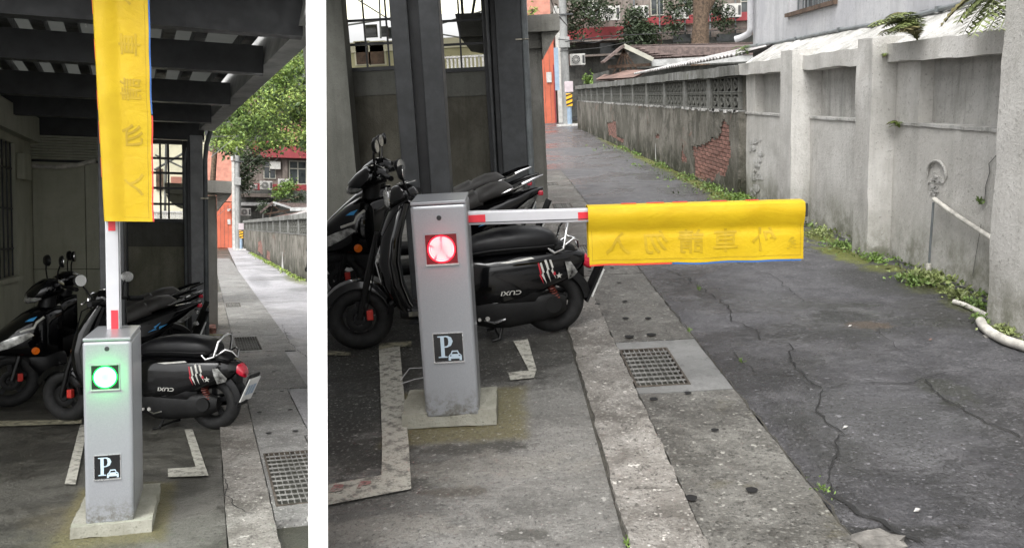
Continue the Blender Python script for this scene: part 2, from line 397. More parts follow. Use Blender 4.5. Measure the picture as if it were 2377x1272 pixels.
m_grate_frame = simple('rusty_frame', (.09,.075,.06), .7, .3, .4, 20.)
m_leaf = simple('leaf_green', (.13,.21,.04), .55, 0, .35, 3.)
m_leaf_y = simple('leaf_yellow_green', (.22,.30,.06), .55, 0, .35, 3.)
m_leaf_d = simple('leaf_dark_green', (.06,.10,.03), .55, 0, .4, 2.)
m_vine = simple('creeper_leaves', (.035,.055,.022), .6, 0, .4, 2.)
m_lwire = simple('grey_cable', (.20,.20,.20), .6, 0, .1, 5.)
m_weed = simple('weed_green', (.13,.20,.05), .6, 0, .4, 6.)
m_fern = simple('fern_green', (.21,.25,.09), .55, 0, .35, 5.)
m_fern_dry = simple('dry_fern', (.17,.15,.06), .7, 0, .3, 5.)
m_moss = simple('bright_moss', (.14,.17,.018), .9, 0, .45, 14., bump=.8)
m_bark = simple('bark', (.11,.075,.05), .9, 0, .4, 9., bump=.8)
m_gap = simple('soil_filled_joint', (.045,.042,.034), .95, 0, .3, 20.)
m_stone = simple('broken_stone', (.17,.16,.145), .9, 0, .3, 12., bump=.7)
m_orange = simple('orange_red_cladding', (.48,.115,.06), .6, 0, .12, 1.5)
m_salmon = simple('salmon_tile', (.50,.22,.16), .6, 0, .15, 3.)
m_burg = simple('burgundy_fascia', (.25,.035,.04), .6, 0, .15, 2.)
m_flat = render_wall('old_flat_render', (.17,.145,.125), (.085,.072,.066), (.24,.205,.185), .5, 20., .3)
m_flat_d = render_wall('old_dark_render', (.075,.078,.072), (.035,.036,.033), (.13,.13,.12), .5, 20., .3)
m_frame_w = simple('cream_window_frame', (.40,.39,.33), .5, 0, .08, 5.)
n = NB('dark_window_glass'); m_glass = n.fin(n.mix(n.ramp(n.noise(1.2, 3), .35, .65), (.02,.025,.028), (.07,.08,.08)), .12, 0, .6)
m_ac = simple('ac_casing', (.50,.49,.46), .5, 0, .15, 4.)
m_ac_d = simple('ac_grille', (.06,.06,.06), .6, 0, .15, 4.)
m_tile = simple('grey_brown_roof_tile', (.13,.095,.085), .8, 0, .35, 8., bump=.3, rnd=.3)
m_rust = simple('rusty_roof_sheet', (.17,.105,.085), .8, 0, .4, 2.)
m_sheet = simple('weathered_white_roof_sheet', (.42,.40,.39), .7, 0, .3, 2.2, bump=.2)
m_eave = simple('pale_eave_board', (.42,.42,.41), .7, 0, .2, 4.)
m_cream = simple('cream_house_wall', (.50,.47,.28), .8, 0, .10, 2.)
m_cream2 = simple('pale_awning', (.72,.69,.52), .7, 0, .10, 2.)
m_pole = render_wall('pole_concrete', (.25,.255,.25), (.15,.15,.145), (.33,.33,.32), .4, 20., .3)
m_wire = simple('cable', (.05,.05,.05), .6, 0, .1, 5.)
m_wire_w = simple('pale_cable', (.42,.42,.42), .6, 0, .1, 5.)
m_hy = simple('hazard_yellow', (.75,.40,.02), .5, 0, .05, 5.)
m_hk = simple('hazard_black', (.015,.015,.015), .5, 0, .05, 5.)
m_pinkbox = simple('faded_pink_box', (.50,.43,.45), .6, 0, .1, 5.)
m_bluegrey = simple('blue_grey_post', (.25,.33,.42), .5, 0, .1, 5.)
m_white = simple('plain_white_border', (.93,.93,.93), .8, 0, .005, 2.)
m_tile_w = render_wall('dim_glazed_tile', (.40,.40,.31), (.27,.27,.21), (.46,.46,.38), .3, 30., .2)
m_wood = simple('old_timber', (.10,.065,.045), .85, 0, .35, 9.)
# scooter
m_paint = simple('black_glossy_bodywork', (.002,.002,.0025), .12, 0, .2, 3., coat=.45, spec=.3)
m_matt = simple('black_matt_plastic', (.004,.004,.0045), .48, 0, .3, 8., bump=.1, spec=.3)
m_seat = simple('black_seat_vinyl', (.005,.005,.006), .40, 0, .2, 8., bump=.12, spec=.35)
m_seat_g = simple('grey_seat_vinyl', (.060,.057,.054), .5, 0, .15, 8., bump=.12)
m_tyre = simple('tyre_rubber', (.006,.006,.006), .75, 0, .3, 12., bump=.3)
m_rim = simple('dark_alloy', (.012,.012,.013), .4, .3, .2, 6.)
m_chrome = simple('chrome', (.80,.80,.80), .10, 1., .03, 5.)
m_engine = simple('cast_engine', (.006,.006,.006), .5, .2, .3, 9., spec=.35)
m_red_lens = simple('red_lens', (.55,.010,.035), .12, 0, .1, 5., coat=1.)
m_orange_lens = simple('orange_reflector', (.80,.16,.01), .25, 0, .05, 5., coat=1.)
m_clear_lens = simple('clear_lens', (.42,.42,.40), .12, .4, .5, 16., coat=1.)
m_mirror = simple('mirror_glass', (.82,.82,.80), .06, .85, .02, 5.)
m_red_part = simple('red_caliper', (.50,.03,.02), .4, 0, .1, 5.)
m_decal_w = simple('silver_decal', (.55,.54,.50), .35, .1, .1, 30.)
m_decal_r = simple('red_decal', (.40,.015,.03), .35, 0, .1, 30.)
m_decal_b = simple('blue_decal', (.05,.30,.62), .35, 0, .1, 30.)
m_plate = simple('licence_plate', (.60,.60,.58), .45, 0, .08, 9.)
m_spring = simple('red_brown_spring', (.14,.03,.02), .4, .2, .2, 9.)
n = NB('fibreglass_roof_sheet')
tr = n.t.nodes.new('ShaderNodeBsdfTranslucent'); tr.inputs[0].default_value = (.55,.56,.54,1)
mx = n.t.nodes.new('ShaderNodeMixShader'); mx.inputs[0].default_value = .30
n.fin(n.mix(n.ramp(n.noise(4, 6), .3, .7), (.10,.10,.095), (.17,.17,.16)), .6)
n.L(n.b.outputs[0], mx.inputs[1]); n.L(tr.outputs[0], mx.inputs[2])
n.L(mx.outputs[0], n.t.nodes['Material Output'].inputs[0])
m_fibre = n.m
m_roof_dark = simple('dark_roof_sheet', (.05,.05,.05), .7, 0, .3, 3.)

# ---------------------------------------------------------------- ground, right hand forecourt and alley
def nz(x, y, z=0., s=1.): return noise.noise(Vector((x*s, y*s, z*s)))
def sheet(name, xa, xb, y0, y1, nx, ny, z, amp, m, sc=1.2, par=None, yf=None):
    mb = MB(); vs = []; fs = []
    for j in range(ny + 1):
        t = j/ny; y = y0 + (y1 - y0)*(t**1.8 if yf else t)
        a, b = xa(y) if callable(xa) else xa, xb(y) if callable(xb) else xb
        for i in range(nx + 1):
            x = a + (b - a)*i/nx
            vs.append((x, y, z + amp*nz(x, y, 0, sc)))
    for j in range(ny):
        for i in range(nx):
            k = j*(nx + 1) + i
            fs.append((k, k + 1, k + nx + 2, k + nx + 1))
    mb.add(vs, fs)
    return tag(build(name, mb, m, None, True, 0, (0,0,0)), None, None, None, 'structure')
def rbox(mb, x0, x1, y0, y1, z0, z1, step=.14, amp=.008, sc=3., skew=None):
    """box with subdivided, slightly uneven faces"""
    nx, ny, nz_ = [max(1, int(math.ceil(abs(d)/step))) for d in (x1-x0, y1-y0, z1-z0)]
    nx, ny, nz_ = min(nx, 60), min(ny, 90), min(nz_, 40)
    def P(i, j, k):
        x, y, z = x0+(x1-x0)*i/nx, y0+(y1-y0)*j/ny, z0+(z1-z0)*k/nz_
        q = Vector((x*sc, y*sc, z*sc))
        d = noise.noise_vector(q)*amp + noise.noise_vector(q*4.1)*amp*.5
        return (x+d.x, y+d.y, z+d.z)
    def face(nu, nv, f, flip):
        vs = [f(u, v) for v in range(nv+1) for u in range(nu+1)]
        fs = [(v*(nu+1)+u, v*(nu+1)+u+1, (v+1)*(nu+1)+u+1, (v+1)*(nu+1)+u) for v in range(nv) for u in range(nu)]
        if flip: fs = [q[::-1] for q in fs]
        mb.add(vs, fs)
    face(nx, ny, lambda u, v: P(u, v, 0), True); face(nx, ny, lambda u, v: P(u, v, nz_), False)
    face(nx, nz_, lambda u, v: P(u, 0, v), False); face(nx, nz_, lambda u, v: P(u, ny, v), True)
    face(ny, nz_, lambda u, v: P(0, u, v), True); face(ny, nz_, lambda u, v: P(nx, u, v), False)
    return mb
def ribbon(pts, wd, z, jit=.03, step=.03):
    """an irregular crack strip on the ground through the given points"""
    mb = MB(); P = []
    for a, b in zip(pts[:-1], pts[1:]):
        L_ = math.hypot(b[0]-a[0], b[1]-a[1]); n_ = max(1, int(L_/step))
        for i in range(n_):
            t = i/n_; x = a[0]+(b[0]-a[0])*t; y = a[1]+(b[1]-a[1])*t
            P.append((x + jit*nz(x, y, 1, 9) + jit*.4*nz(x, y, 3, 31), y + jit*nz(x, y, 5, 9) + jit*.4*nz(x, y, 7, 31)))
    P.append((pts[-1][0], pts[-1][1]))
    vs = []
    for i, p in enumerate(P):
        q0, q1 = P[max(0, i-1)], P[min(len(P)-1, i+1)]
        d = Vector((q1[0]-q0[0], q1[1]-q0[1])); d.normalize() if d.length else None
        w_ = wd*(.35 + 1.1*abs(nz(p[0], p[1], 3, 7)) + .3*random.random())
        if i in (0, len(P)-1): w_ = .001
        vs += [(p[0]-d.y*w_/2, p[1]+d.x*w_/2, z), (p[0]+d.y*w_/2, p[1]-d.x*w_/2, z)]
    mb.add(vs, [(2*i, 2*i+1, 2*i+3, 2*i+2) for i in range(len(P)-1)])
    return mb
State.fr = FLAT
def ex(y): return -.125 - .2105*y           # where the white border strip divides the ground
struct('ground', MB().add([(ex(-4), -4, -.03), (60, -4, -.03), (200, 260, -.03), (ex(260), 260, -.03)], [(0,1,2,3)]), m_earth)
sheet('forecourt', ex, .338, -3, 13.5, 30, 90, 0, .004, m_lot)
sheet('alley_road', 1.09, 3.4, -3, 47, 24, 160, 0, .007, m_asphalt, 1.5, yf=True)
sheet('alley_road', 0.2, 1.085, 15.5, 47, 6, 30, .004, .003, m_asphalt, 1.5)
kp = thing('kerb', None, None, (.47, 5, 0)); kp['kind'] = 'structure'
ys = [1.2, 3.02, 4.7, 6.1, 8.0, 9.9, 11.8, 13.9]
for a, b in zip(ys[:-1], ys[1:]):
    o = build('kerb_stone', rbox(MB(), .347, .598, a+.003, b-.003, -.02, .022, .045, .013, 8.), m_kerb, kp, smooth=50)
struct('kerb_joint_gap', MB().box(.335, .604, -1, 14.4, -.02, .004), m_gap)
ch = thing('drain_channel', None, None, (.84, 5, 0)); ch['kind'] = 'structure'
def slab(par, x0, x1, y0, y1, m, z=.012, nm='drain_cover_slab'): return build(nm, rbox(MB(), x0, x1, y0, y1, -.03, z, .07, .005, 7.), m, par, smooth=50)
def hole(par, x, y, r, z=.020):
    mb = MB(); n_ = 14
    rr = [r*(1+.18*nz(i*1.3, x*7, y*5)) for i in range(n_)]
    mb.add([(x, y, z)] + [(x+rr[i]*math.cos(2*math.pi*i/n_), y+rr[i]*math.sin(2*math.pi*i/n_), z+.001) for i in range(n_)], [(0, i+1, (i+1) % n_+1) for i in range(n_)])
    return build('lifting_hole', mb, m_void, par)
slab(ch, .604, 1.078, -.5, 1.9, m_slab); slab(ch, .604, 1.078, 1.92, 4.075, m_slab)
slab(ch, .604, 1.078, 5.0, 6.95, m_slab); slab(ch, .604, 1.078, 6.97, 7.70, m_slab)
slab(ch, .604, 1.078, 8.42, 11.25, m_slab); slab(ch, .604, 1.078, 11.8, 14.1, m_slab); slab(ch, .604, 1.078, 14.7, 17, m_slab)
def grating(par, x0, x1, y0, y1, xs0, xs1, ys0, ys1, m, nx, ny, z=.012):
    """a drain grating let into a frame slab: real hole, frame, bars one by one"""
    mb = MB()
    for q in ((xs0, x0, ys0, ys1), (x1, xs1, ys0, ys1), (x0, x1, ys0, y0), (x0, x1, y1, ys1)):
        if q[1]-q[0] > .004 and q[3]-q[2] > .004: rbox(mb, q[0], q[1], q[2], q[3], -.03, z, .08, .003, 6.)
    build('grating_surround', mb, m, par, smooth=50)
    mb = MB(); d = .25
    mb.add([(x0,y0,z),(x1,y0,z),(x1,y1,z),(x0,y1,z),(x0,y0,-d),(x1,y0,-d),(x1,y1,-d),(x0,y1,-d)], [(4,5,6,7),(0,1,5,4),(1,2,6,5),(2,3,7,6),(3,0,4,7)])
    build('drain_pit', mb, m_void, par)
    mb = MB(); t = .012
    for q in ((x0, x0+t, y0, y1), (x1-t, x1, y0, y1), (x0+t, x1-t, y0, y0+t), (x0+t, x1-t, y1-t, y1)): mb.box(q[0], q[1], q[2], q[3], -.03, z+.005)
    build('grating_frame', mb, m_grate_frame, par)
    b0 = None
    for i in range(1, nx):
        x = x0 + (x1-x0)*i/nx
        if b0 is None: b0 = build('grating_bar', MB().box(x-.0022, x+.0022, y0+t, y1-t, z-.004, z+.004), m_galv, par); bx0 = x
        else: c = b0.copy(); C.objects.link(c); c.location.x = x - bx0
    b0 = None
    for i in range(1, ny):
        y = y0 + (y1-y0)*i/ny
        if b0 is None: b0 = build('cross_bar', MB().box(x0+t, x1-t, y-.0026, y+.0026, z-.002, z+.0065), m_galv, par); by0 = y
        else: c = b0.copy(); C.objects.link(c); c.location.y = y - by0
grating(ch, .604, .885, 4.18, 4.83, .604, 1.078, 4.09, 4.985, m_slab_new, 10, 9)
grating(ch, .604, .86, 7.75, 8.36, .604, 1.078, 7.72, 8.40, m_slab, 10, 8)
grating(ch, .604, .86, 11.3, 11.75, .604, 1.078, 11.27, 11.78, m_slab, 9, 6)
grating(ch, .604, .86, 14.2, 14.6, .604, 1.078, 14.12, 14.68, m_slab, 9, 6)
for x, y, r in ((.617,2.93,.024), (.852,2.97,.022), (.857,3.556,.017), (.66,3.98,.02), (.84,4.04,.018), (.70,5.08,.03), (.84,5.1,.03), (.74,5.52,.022), (.885,5.49,.022),
                (.60,5.95,.02), (.80,5.98,.02), (.64,6.5,.02), (.84,6.6,.02), (.66,7.1,.018), (.86,7.2,.018), (.66,8.9,.02), (.88,9.0,.02), (.66,10,.02), (.88,10.1,.02)): hole(ch, x, y, r)
# cracks in the alley tarmac
for pts, wd in (([(1.206, 7.192, 0), (1.33, 6.975, 0), (1.41, 6.681, 0), (1.418, 6.335, 0), (1.446, 6.112, 0), (1.47, 5.715, 0), (1.412, 5.381, 0), (1.486, 5.106, 0), (1.458, 4.92, 0), (1.587, 4.805, 0), (1.487, 4.415, 0), (1.495, 4.032, 0)], .010),
                ([(1.495, 4.032, 0), (1.383, 3.725, 0), (1.374, 3.47, 0), (1.213, 3.141, 0), (1.136, 2.926, 0)], .009),
                ([(1.495, 4.032, 0), (1.709, 4.062, 0), (1.963, 4.054, 0), (2.137, 4.146, 0), (2.291, 4.189, 0)], .008),
                ([(2.037, 4.075, 0), (1.987, 3.803, 0), (2.03, 3.551, 0), (2.069, 3.327, 0)], .011),
                ([(1.458, 4.92, 0), (1.732, 5.009, 0), (2.02, 5.079, 0), (2.179, 5.017, 0)], .006),
                ([(1.256, 4.694, 0), (1.237, 4.535, 0), (1.266, 4.306, 0), (1.459, 4.273, 0)], .006),
                ([(1.23, 3.538, 0), (1.253, 3.392, 0), (1.323, 3.337, 0)], .005),
                ([(1.946, 7.417, 0), (1.961, 6.932, 0), (2.052, 6.648, 0), (2.009, 5.913, 0), (2.004, 5.72, 0)], .005),
                ([(2.179, 5.017, 0), (2.156, 4.787, 0), (2.14, 4.534, 0)], .005),
                ([(1.133, 2.927, 0), (1.165, 2.789, 0), (1.227, 2.704, 0), (1.266, 2.597, 0), (1.293, 2.534, 0)], .02)):
    struct('road_crack', ribbon(pts, wd, .010), m_crack)
struct('road_edge_gap', ribbon([(1.083, -1), (1.084, 4), (1.084, 9), (1.085, 16)], .010, .014, .02), m_gap)
def rock(name, c, s, m, label=None, cat='stone'):
    mb = MB(); rings = []
    for j in range(1, 6):
        ph = math.pi*j/6; rg = []
        for i in range(10):
            th = 2*math.pi*i/10; d = Vector((math.sin(ph)*math.cos(th), math.sin(ph)*math.sin(th), math.cos(ph)))
            k_ = 1 + .35*noise.noise(d*1.9 + Vector(c)*3)
            rg.append((c[0]+d.x*s[0]*k_, c[1]+d.y*s[1]*k_, c[2]+d.z*s[2]*k_))
        rings.append(rg)
    mb.rings(rings)
    return tag(build(name, mb, m), label, cat)
rock('broken_stone', (1.155, 2.587, 0), (.10,.055,.035), m_stone, 'pale broken concrete lump in the pothole at bottom right of the alley')
rock('stone', (2.712, 4.752, 0), (.02,.03,.012), m_stone, 'small pale pebble on the tarmac by the right wall foot')
for i, (px, lab) in enumerate((((2.059, 5.091, 0), 'tiny white chip on the tarmac beside the muddy patch'), ((1.42, 3.531, 0), 'thin pale flake lying on the tarmac near the long crack'), ((1.372, 2.766, 0), 'tiny white chip on the tarmac at lower right'), ((2.377, 4.727, 0), 'small reddish leaf scrap on the tarmac near the right wall'))):
    tag(build('litter_chip', MB().add([(px[0]-.012, px[1], .006), (px[0], px[1]-.012, .013), (px[0]+.014, px[1]+.004, .014), (px[0]+.002, px[1]+.014, .013)], [(0,1,2,3)]), m_white_paint if i != 3 else m_rust), lab, 'litter', 'small litter on the tarmac')
# painted bay lines, right
def strip(name, poly, z, m, n_=10):
    return struct(name, MB().add([(p[0], p[1], z) for p in poly], [tuple(range(len(poly)))]), m)
strip('bay_line', [(-0.808, 3.219, 0), (-0.574, 3.29, 0), (-0.612, 3.595, 0), (-0.84, 5.121, 0), (-0.717, 5.163, 0), (-0.489, 3.555, 0), (-0.437, 3.148, 0), (-0.778, 3.036, 0)], .012, m_line)
strip('bay_line', [(-0.86, 5.266, 0), (-0.656, 5.276, 0), (-0.645, 5.168, 0), (-0.842, 5.13, 0)], .010, m_line_y)
strip('bay_line', [(-1.178, 5.173, 0), (-1.008, 5.088, 0), (-0.998, 5.032, 0), (-1.177, 5.073, 0)], .010, m_line_y)
strip('bay_line', [(-0.046, 4.541, 0), (0.11, 4.56, 0), (0.093, 4.429, 0), (-0.035, 4.407, 0)], .010, m_line)
strip('bay_line', [(-0.009, 5.153, 0), (0.08, 5.184, 0), (0.112, 4.56, 0), (0.069, 4.552, 0)], .010, m_line)
for ch_, px, py in (('B', 783, 1141), ('P', 845, 1133)):
    c0 = ((-0.735, 3.18, 0), (-0.632, 3.198, 0))[ch_ == 'P']
    struct('stencil_letter', text_mb(ch_, .095, lambda v: (c0[0] + v.x*.95 + v.y*.1, c0[1] + v.y*.9 + v.x*.05, .016), bold=.004), m_line_red)

# ---------------------------------------------------------------- right hand wall of the alley
W = thing('old_boundary_wall', 'weathered grey plaster wall with vent blocks and exposed brick, far right side of alley', 'wall', (3.3, 23, 0))
Y0, Y1 = 11.5, 36.5
build('wall_core', MB().box(3.128, 3.34, Y0, Y1, 0, 1.13), m_old, W)
def inside(p, poly):
    x, y = p; r = False; n_ = len(poly)
    for i in range(n_):
        x1, y1 = poly[i]; x2, y2 = poly[(i+1) % n_]
        if (y1 > y) != (y2 > y) and x < (x2-x1)*(y-y1)/(y2-y1)+x1: r = not r
    return r
def yz(p): return (p[1], p[2])
holes_R = [[yz(q) for q in ((3.1, 14.311, 0.538), (3.1, 13.773, 0.581), (3.1, 13.106, 0.683), (3.1, 12.576, 0.795), (3.1, 12.183, 1.003), (3.1, 11.996, 0.938), (3.1, 12.045, 0.222), (3.1, 12.584, 0.222), (3.1, 13.175, 0.051), (3.1, 14.267, 0.016))],
           [yz(q) for q in ((3.1, 26.145, 0.542), (3.1, 24.214, 0.672), (3.1, 24.026, 0.255), (3.1, 22.567, 0.254), (3.1, 22.674, 0.115), (3.1, 24.327, 0.146), (3.1, 26.01, 0.216))],
           [yz(q) for q in ((3.1, 15.293, 0.483), (3.1, 14.998, 0.514), (3.1, 14.802, 0.188), (3.1, 15.163, 0.175))],
           [yz(q) for q in ((3.1, 17.956, 0.563), (3.1, 17.551, 0.607), (3.1, 17.412, 0.536), (3.1, 17.863, 0.48))]]
def skin(par, x, y0, y1, z1, holes, m, cy_=.07, cz=.035):
    ny, nz_ = int((y1-y0)/cy_), int(z1/cz); mb = MB(); vs = []; fs = []
    g = {}
    def keep(j, k):
        if j < 0 or k < 0 or j >= ny or k >= nz_: return False
        y, z = y0+(j+.5)*cy_, (k+.5)*cz
        q = (y + .35*nz(y, z, 0, 2.3), z + .05*nz(y, z, 4, 9))
        return not any(inside(q, h) for h in holes)
    K = {(j, k): keep(j, k) for j in range(ny) for k in range(nz_)}
    def V_(j, k, d):
        y, z = y0+j*cy_, k*cz
        a = .010*nz(y, z, 0, 1.6) + .006*nz(y, z, 0, 7)
        yy = y + .3*cy_*nz(y, z, 9, 31); zz = z + .4*cz*nz(y, z, 6, 37)
        if k == 0: zz = 0
        return (x + a + d, yy, zz)
    idx = {}
    def I(j, k, d):
        if (j, k, d) not in idx: idx[(j, k, d)] = len(vs); vs.append(V_(j, k, d))
        return idx[(j, k, d)]
    for (j, k), on in K.items():
        if not on: continue
        fs.append((I(j, k, 0), I(j, k+1, 0), I(j+1, k+1, 0), I(j+1, k, 0)))
        for dj, dk, e0, e1 in ((-1,0,(0,0),(0,1)), (1,0,(1,0),(1,1)), (0,-1,(0,0),(1,0)), (0,1,(0,1),(1,1))):
            if not K.get((j+dj, k+dk), False):
                fs.append((I(j+e0[0], k+e0[1], 0), I(j+e1[0], k+e1[1], 0), I(j+e1[0], k+e1[1], .03), I(j+e0[0], k+e0[1], .03)))
    mb.add(vs, fs)
    return build('plaster_face', mb, m, par, smooth=60)
skin(W, 3.10, Y0, Y1, 1.15, holes_R, m_old)
def bricks(par, x, holes, bl=.36, bh=.058, lim=300):
    ba = None; cnt = 0
    for h in holes:
        y0, y1 = min(p[0] for p in h)-.5, max(p[0] for p in h)+.5; z0, z1 = max(.02, min(p[1] for p in h)-.06), max(p[1] for p in h)+.06
        k_ = 0; z = z0
        while z < z1:
            y = y0 - (bl/2 if k_ % 2 else 0)
            while y < y1:
                if any(inside((y+bl*a + .35*nz(y, z, 0, 2.3), z+bh/2), h) for a in (.1,.5,.9)) and cnt < lim:
                    if ba is None:
                        ba = build('brick', MB().box(-.03, .02, -bl/2+.012, bl/2-.012, -bh/2+.005, bh/2-.005), m_brick, par, bevel=.004, seg=1)
                        # authored at the wall's own origin
                        ba.data.transform(Matrix.Translation(Vector(par['_o'])))
                        b_ = ba
                    else:
                        b_ = ba.copy(); C.objects.link(b_)
                    b_.location = Vector((x + random.uniform(-.006, .006), y+bl/2, z+bh/2)) - Vector(par['_o'])
                    b_.rotation_euler = (random.uniform(-.012, .012), 0, random.uniform(-.02, .02)); cnt += 1
                y += bl
            z += bh; k_ += 1
bricks(W, 3.146, holes_R)
mb = MB()
for i in range(200):
    y = random.uniform(Y0, 34); s = random.uniform(.02, .10)
    if random.random() < .8: mb.box(3.085, 3.13, y, y+s*1.6, 1.135-random.random()*.03, 1.152)
build('flaking_ledge', mb, m_white_paint, W)
build('ledge', rbox(MB(), 3.10, 3.34, Y0, Y1, 1.13, 1.148, .3, .006), m_old_cap, W, smooth=40)
posts = [(3.1, 13.229, 1.326)[1], (3.1, 14.988, 1.346)[1], (3.1, 16.869, 1.364)[1], (3.1, 18.941, 1.385)[1], (3.1, 20.949, 1.4)[1], (3.1, 23.004, 1.417)[1], (3.1, 25.002, 1.435)[1], (3.1, 26.913, 1.456)[1], (3.1, 28.742, 1.477)[1], (3.1, 30.693, 1.487)[1], (3.1, 32.583, 1.511)[1], (3.1, 34.35, 1.521)[1]]
p0 = None
for y in posts:
    if p0 is None: p0 = build('wall_post', rbox(MB(), 3.105, 3.30, y-.10, y+.10, 1.148, 1.60, .12, .008), m_old_cap, W); y_ = y
    else: q = p0.copy(); C.objects.link(q); q.location.y = y - y_
def vent_block(par):
    mb = MB(); a, b = .33, .215
    mb.box(-.03, .03, -a/2, a/2, -b/2, -b/2+.02); mb.box(-.03, .03, -a/2, a/2, b/2-.02, b/2)
    mb.box(-.03, .03, -a/2, -a/2+.025, -b/2+.02, b/2-.02); mb.box(-.03, .03, a/2-.025, a/2, -b/2+.02, b/2-.02)
    for sy in (-1, 1):
        mb.bar((0, -sy*a/2*.9, -b/2*.9), (0, sy*a/2*.9, b/2*.9), .05, .022, (1,0,0))
    n_ = 10
    rings = []
    for i in range(n_):
        t = 2*math.pi*i/n_
        rings.append([(-.028, math.cos(t)*.10, math.sin(t)*.065), (-.028, math.cos(t)*.07, math.sin(t)*.045), (.02, math.cos(t)*.07, math.sin(t)*.045), (.02, math.cos(t)*.10, math.sin(t)*.065)])
    mb.rings(rings, False, True)
    o = build('vent_block', mb, m_block, par); o.data.transform(Matrix.Translation(Vector(par['_o']))); return o
b0 = vent_block(W); first = True
edges = [Y0+.05] + posts + [Y1]
for a, b in zip(edges[:-1], edges[1:]):
    n_ = max(1, round((b-a-.2)/.34)); 
    for i in range(n_):
        for r_ in range(2):
            y = a+.10+(b-a-.2)*(i+.5)/n_
            q = b0 if first else b0.copy()
            if not first: C.objects.link(q)
            first = False
            q.location = Vector((3.17, y, 1.265+.222*r_)) - Vector(W['_o']); q.scale = (1, (b-a-.2)/n_/.34, 1)
build('vent_backing', MB().box(3.195, 3.30, Y0, Y1, 1.148, 1.6), m_old, W)
build('coping', rbox(MB(), 3.05, 3.36, Y0, Y1, 1.60, 1.735, .22, .018, 2.5), m_old_cap, W, smooth=50)
build('white_streak', MB().add([(3.088, (3.1, 17.78, 0.309)[1]+d*.5, z) for d, z in ((-.13,0.02),(.13,0.02),(.05,.3),(.09,.36),(0,.40),(-.05,.30))], [(0,1,2,3,4,5)]), m_white_paint, W)

V_ = thing('white_boundary_wall', 'rough grey-white rendered wall with pilasters and recessed panels, near right', 'wall', (3.4, 7, 0))
mb = MB()
rbox(mb, 3.20, 3.60, 0.5, 11.5, 0, 1.105, .12, .010)
build('lower_wall', mb, m_white_wall, V_, smooth=50)
for a, b in ((0.5, 5.03), (5.03, 7.12), (7.43, 9.09), (9.46, 11.5)):
    build('recessed_panel', rbox(MB(), 3.31, 3.60, a, b, 1.10, 1.64, .12, .008), m_recess, V_, smooth=50)
    build('white_ledge', rbox(MB(), 3.185, 3.31, a, b-.012, 1.105, 1.128, .1, .006, 8.), m_white_paint, V_, smooth=50)
build('panel_margin', rbox(MB(), 3.20, 3.32, 6.72, 7.115, 1.105, 1.6, .12, .008), m_white_wall, V_, smooth=50)
build('panel_margin', rbox(MB(), 3.20, 3.32, 11.1, 11.495, 1.10, 1.6, .12, .008), m_white_wall, V_, smooth=50)
build('panel_margin', rbox(MB(), 3.205, 3.32, 5.02, 5.10, 1.105, 1.6, .12, .004), m_white_wall, V_, smooth=50)
build('top_beam', rbox(MB(), 3.11, 3.605, .5, 11.52, 1.60, 1.745, .12, .014), m_white_wall, V_, smooth=50)
for x, a, b, z1 in ((2.86, 4.1, 5.03, 2.6), (3.0, 7.12, 7.43, 1.80), (3.0, 9.09, 9.46, 1.81)):
    build('pilaster', rbox(MB(), x, 3.595, a, b, 0, z1, .12, .012), m_white_wall, V_, smooth=50)
mb = MB(); nn = 110
for i in range(nn+1):
    y = .5+11*i/nn
    for k in range(5):
        t_ = k/4; e_ = .035*nz(y, 0, 3, 2.2)+.02*nz(y, 0, 6, 9)
        mb.v.append((3.15+e_+(.47-e_)*t_, y, 1.735+.265*t_+.02*nz(y, t_, 1, 6)))
for i in range(nn):
    for k in range(4): a = i*5+k; mb.f.append((a, a+1, a+6, a+5))
build('sloped_top', mb, m_white_paint, V_, smooth=60)
for pts, wd in (([(3.187,y,z) for y,z in (yz((3.2, 5.598, 0.958)), yz((3.2, 5.681, 0.896)), yz((3.2, 5.665, 0.841)), yz((3.2, 5.702, 0.752)), yz((3.2, 5.705, 0.636)))], .010),
                ([(3.187,y,z) for y,z in (yz((3.2, 5.731, 0.486)), yz((3.2, 5.765, 0.303)), yz((3.2, 5.8, 0.115)))], .007)):
    mb = MB(); n_ = len(pts)
    vs = []
    for p in pts: vs += [(p[0], p[1]-wd/2, p[2]), (p[0], p[1]+wd/2, p[2])]
    mb.add(vs, [(2*i, 2*i+1, 2*i+3, 2*i+2) for i in range(n_-1)]); build('wall_crack', mb, m_crackw, V_)
# hooded repair scar over the pipe
cs = (3.2, 6.368, 0.764)
mb = MB(); pts = [(3.185, cs[1]+.14*math.cos(t), cs[2]+.10*math.sin(t)) for t in [math.pi*i/10 for i in range(-1, 12)]]
mb.tube(pts, [.004]+[.011]*(len(pts)-2)+[.004], 8); build('mortar_hood', mb, m_recess, V_, smooth=True)
mb = MB()
for i in range(26):
    a = random.gauss(0, .05); b = random.uniform(-.12, .05); s = random.uniform(.008, .02)
    mb.box(3.180, 3.2, cs[1]+a*1.1, cs[1]+a*1.1+s*1.6, cs[2]+b-.04, cs[2]+b-.04+s)
build('mortar_crumbs', mb, m_white_paint, V_)
mb = MB()
for i in range(34):
    y = 11.0+random.gauss(0, .12); z = .10+random.random()*.75; r = random.uniform(.015, .05)
    mb.add([(3.187, y, z)]+[(3.190, y+r*2.2*(1+.5*random.random())*math.cos(2*math.pi*k/8), z+r*.6*(1+.6*random.random())*math.sin(2*math.pi*k/8)) for k in range(8)], [(0, k+1, (k+1) % 8+1) for k in range(8)])
fo = build('flaking_scabs', mb, m_white_paint, V_); fo['kind'] = 'stuff'

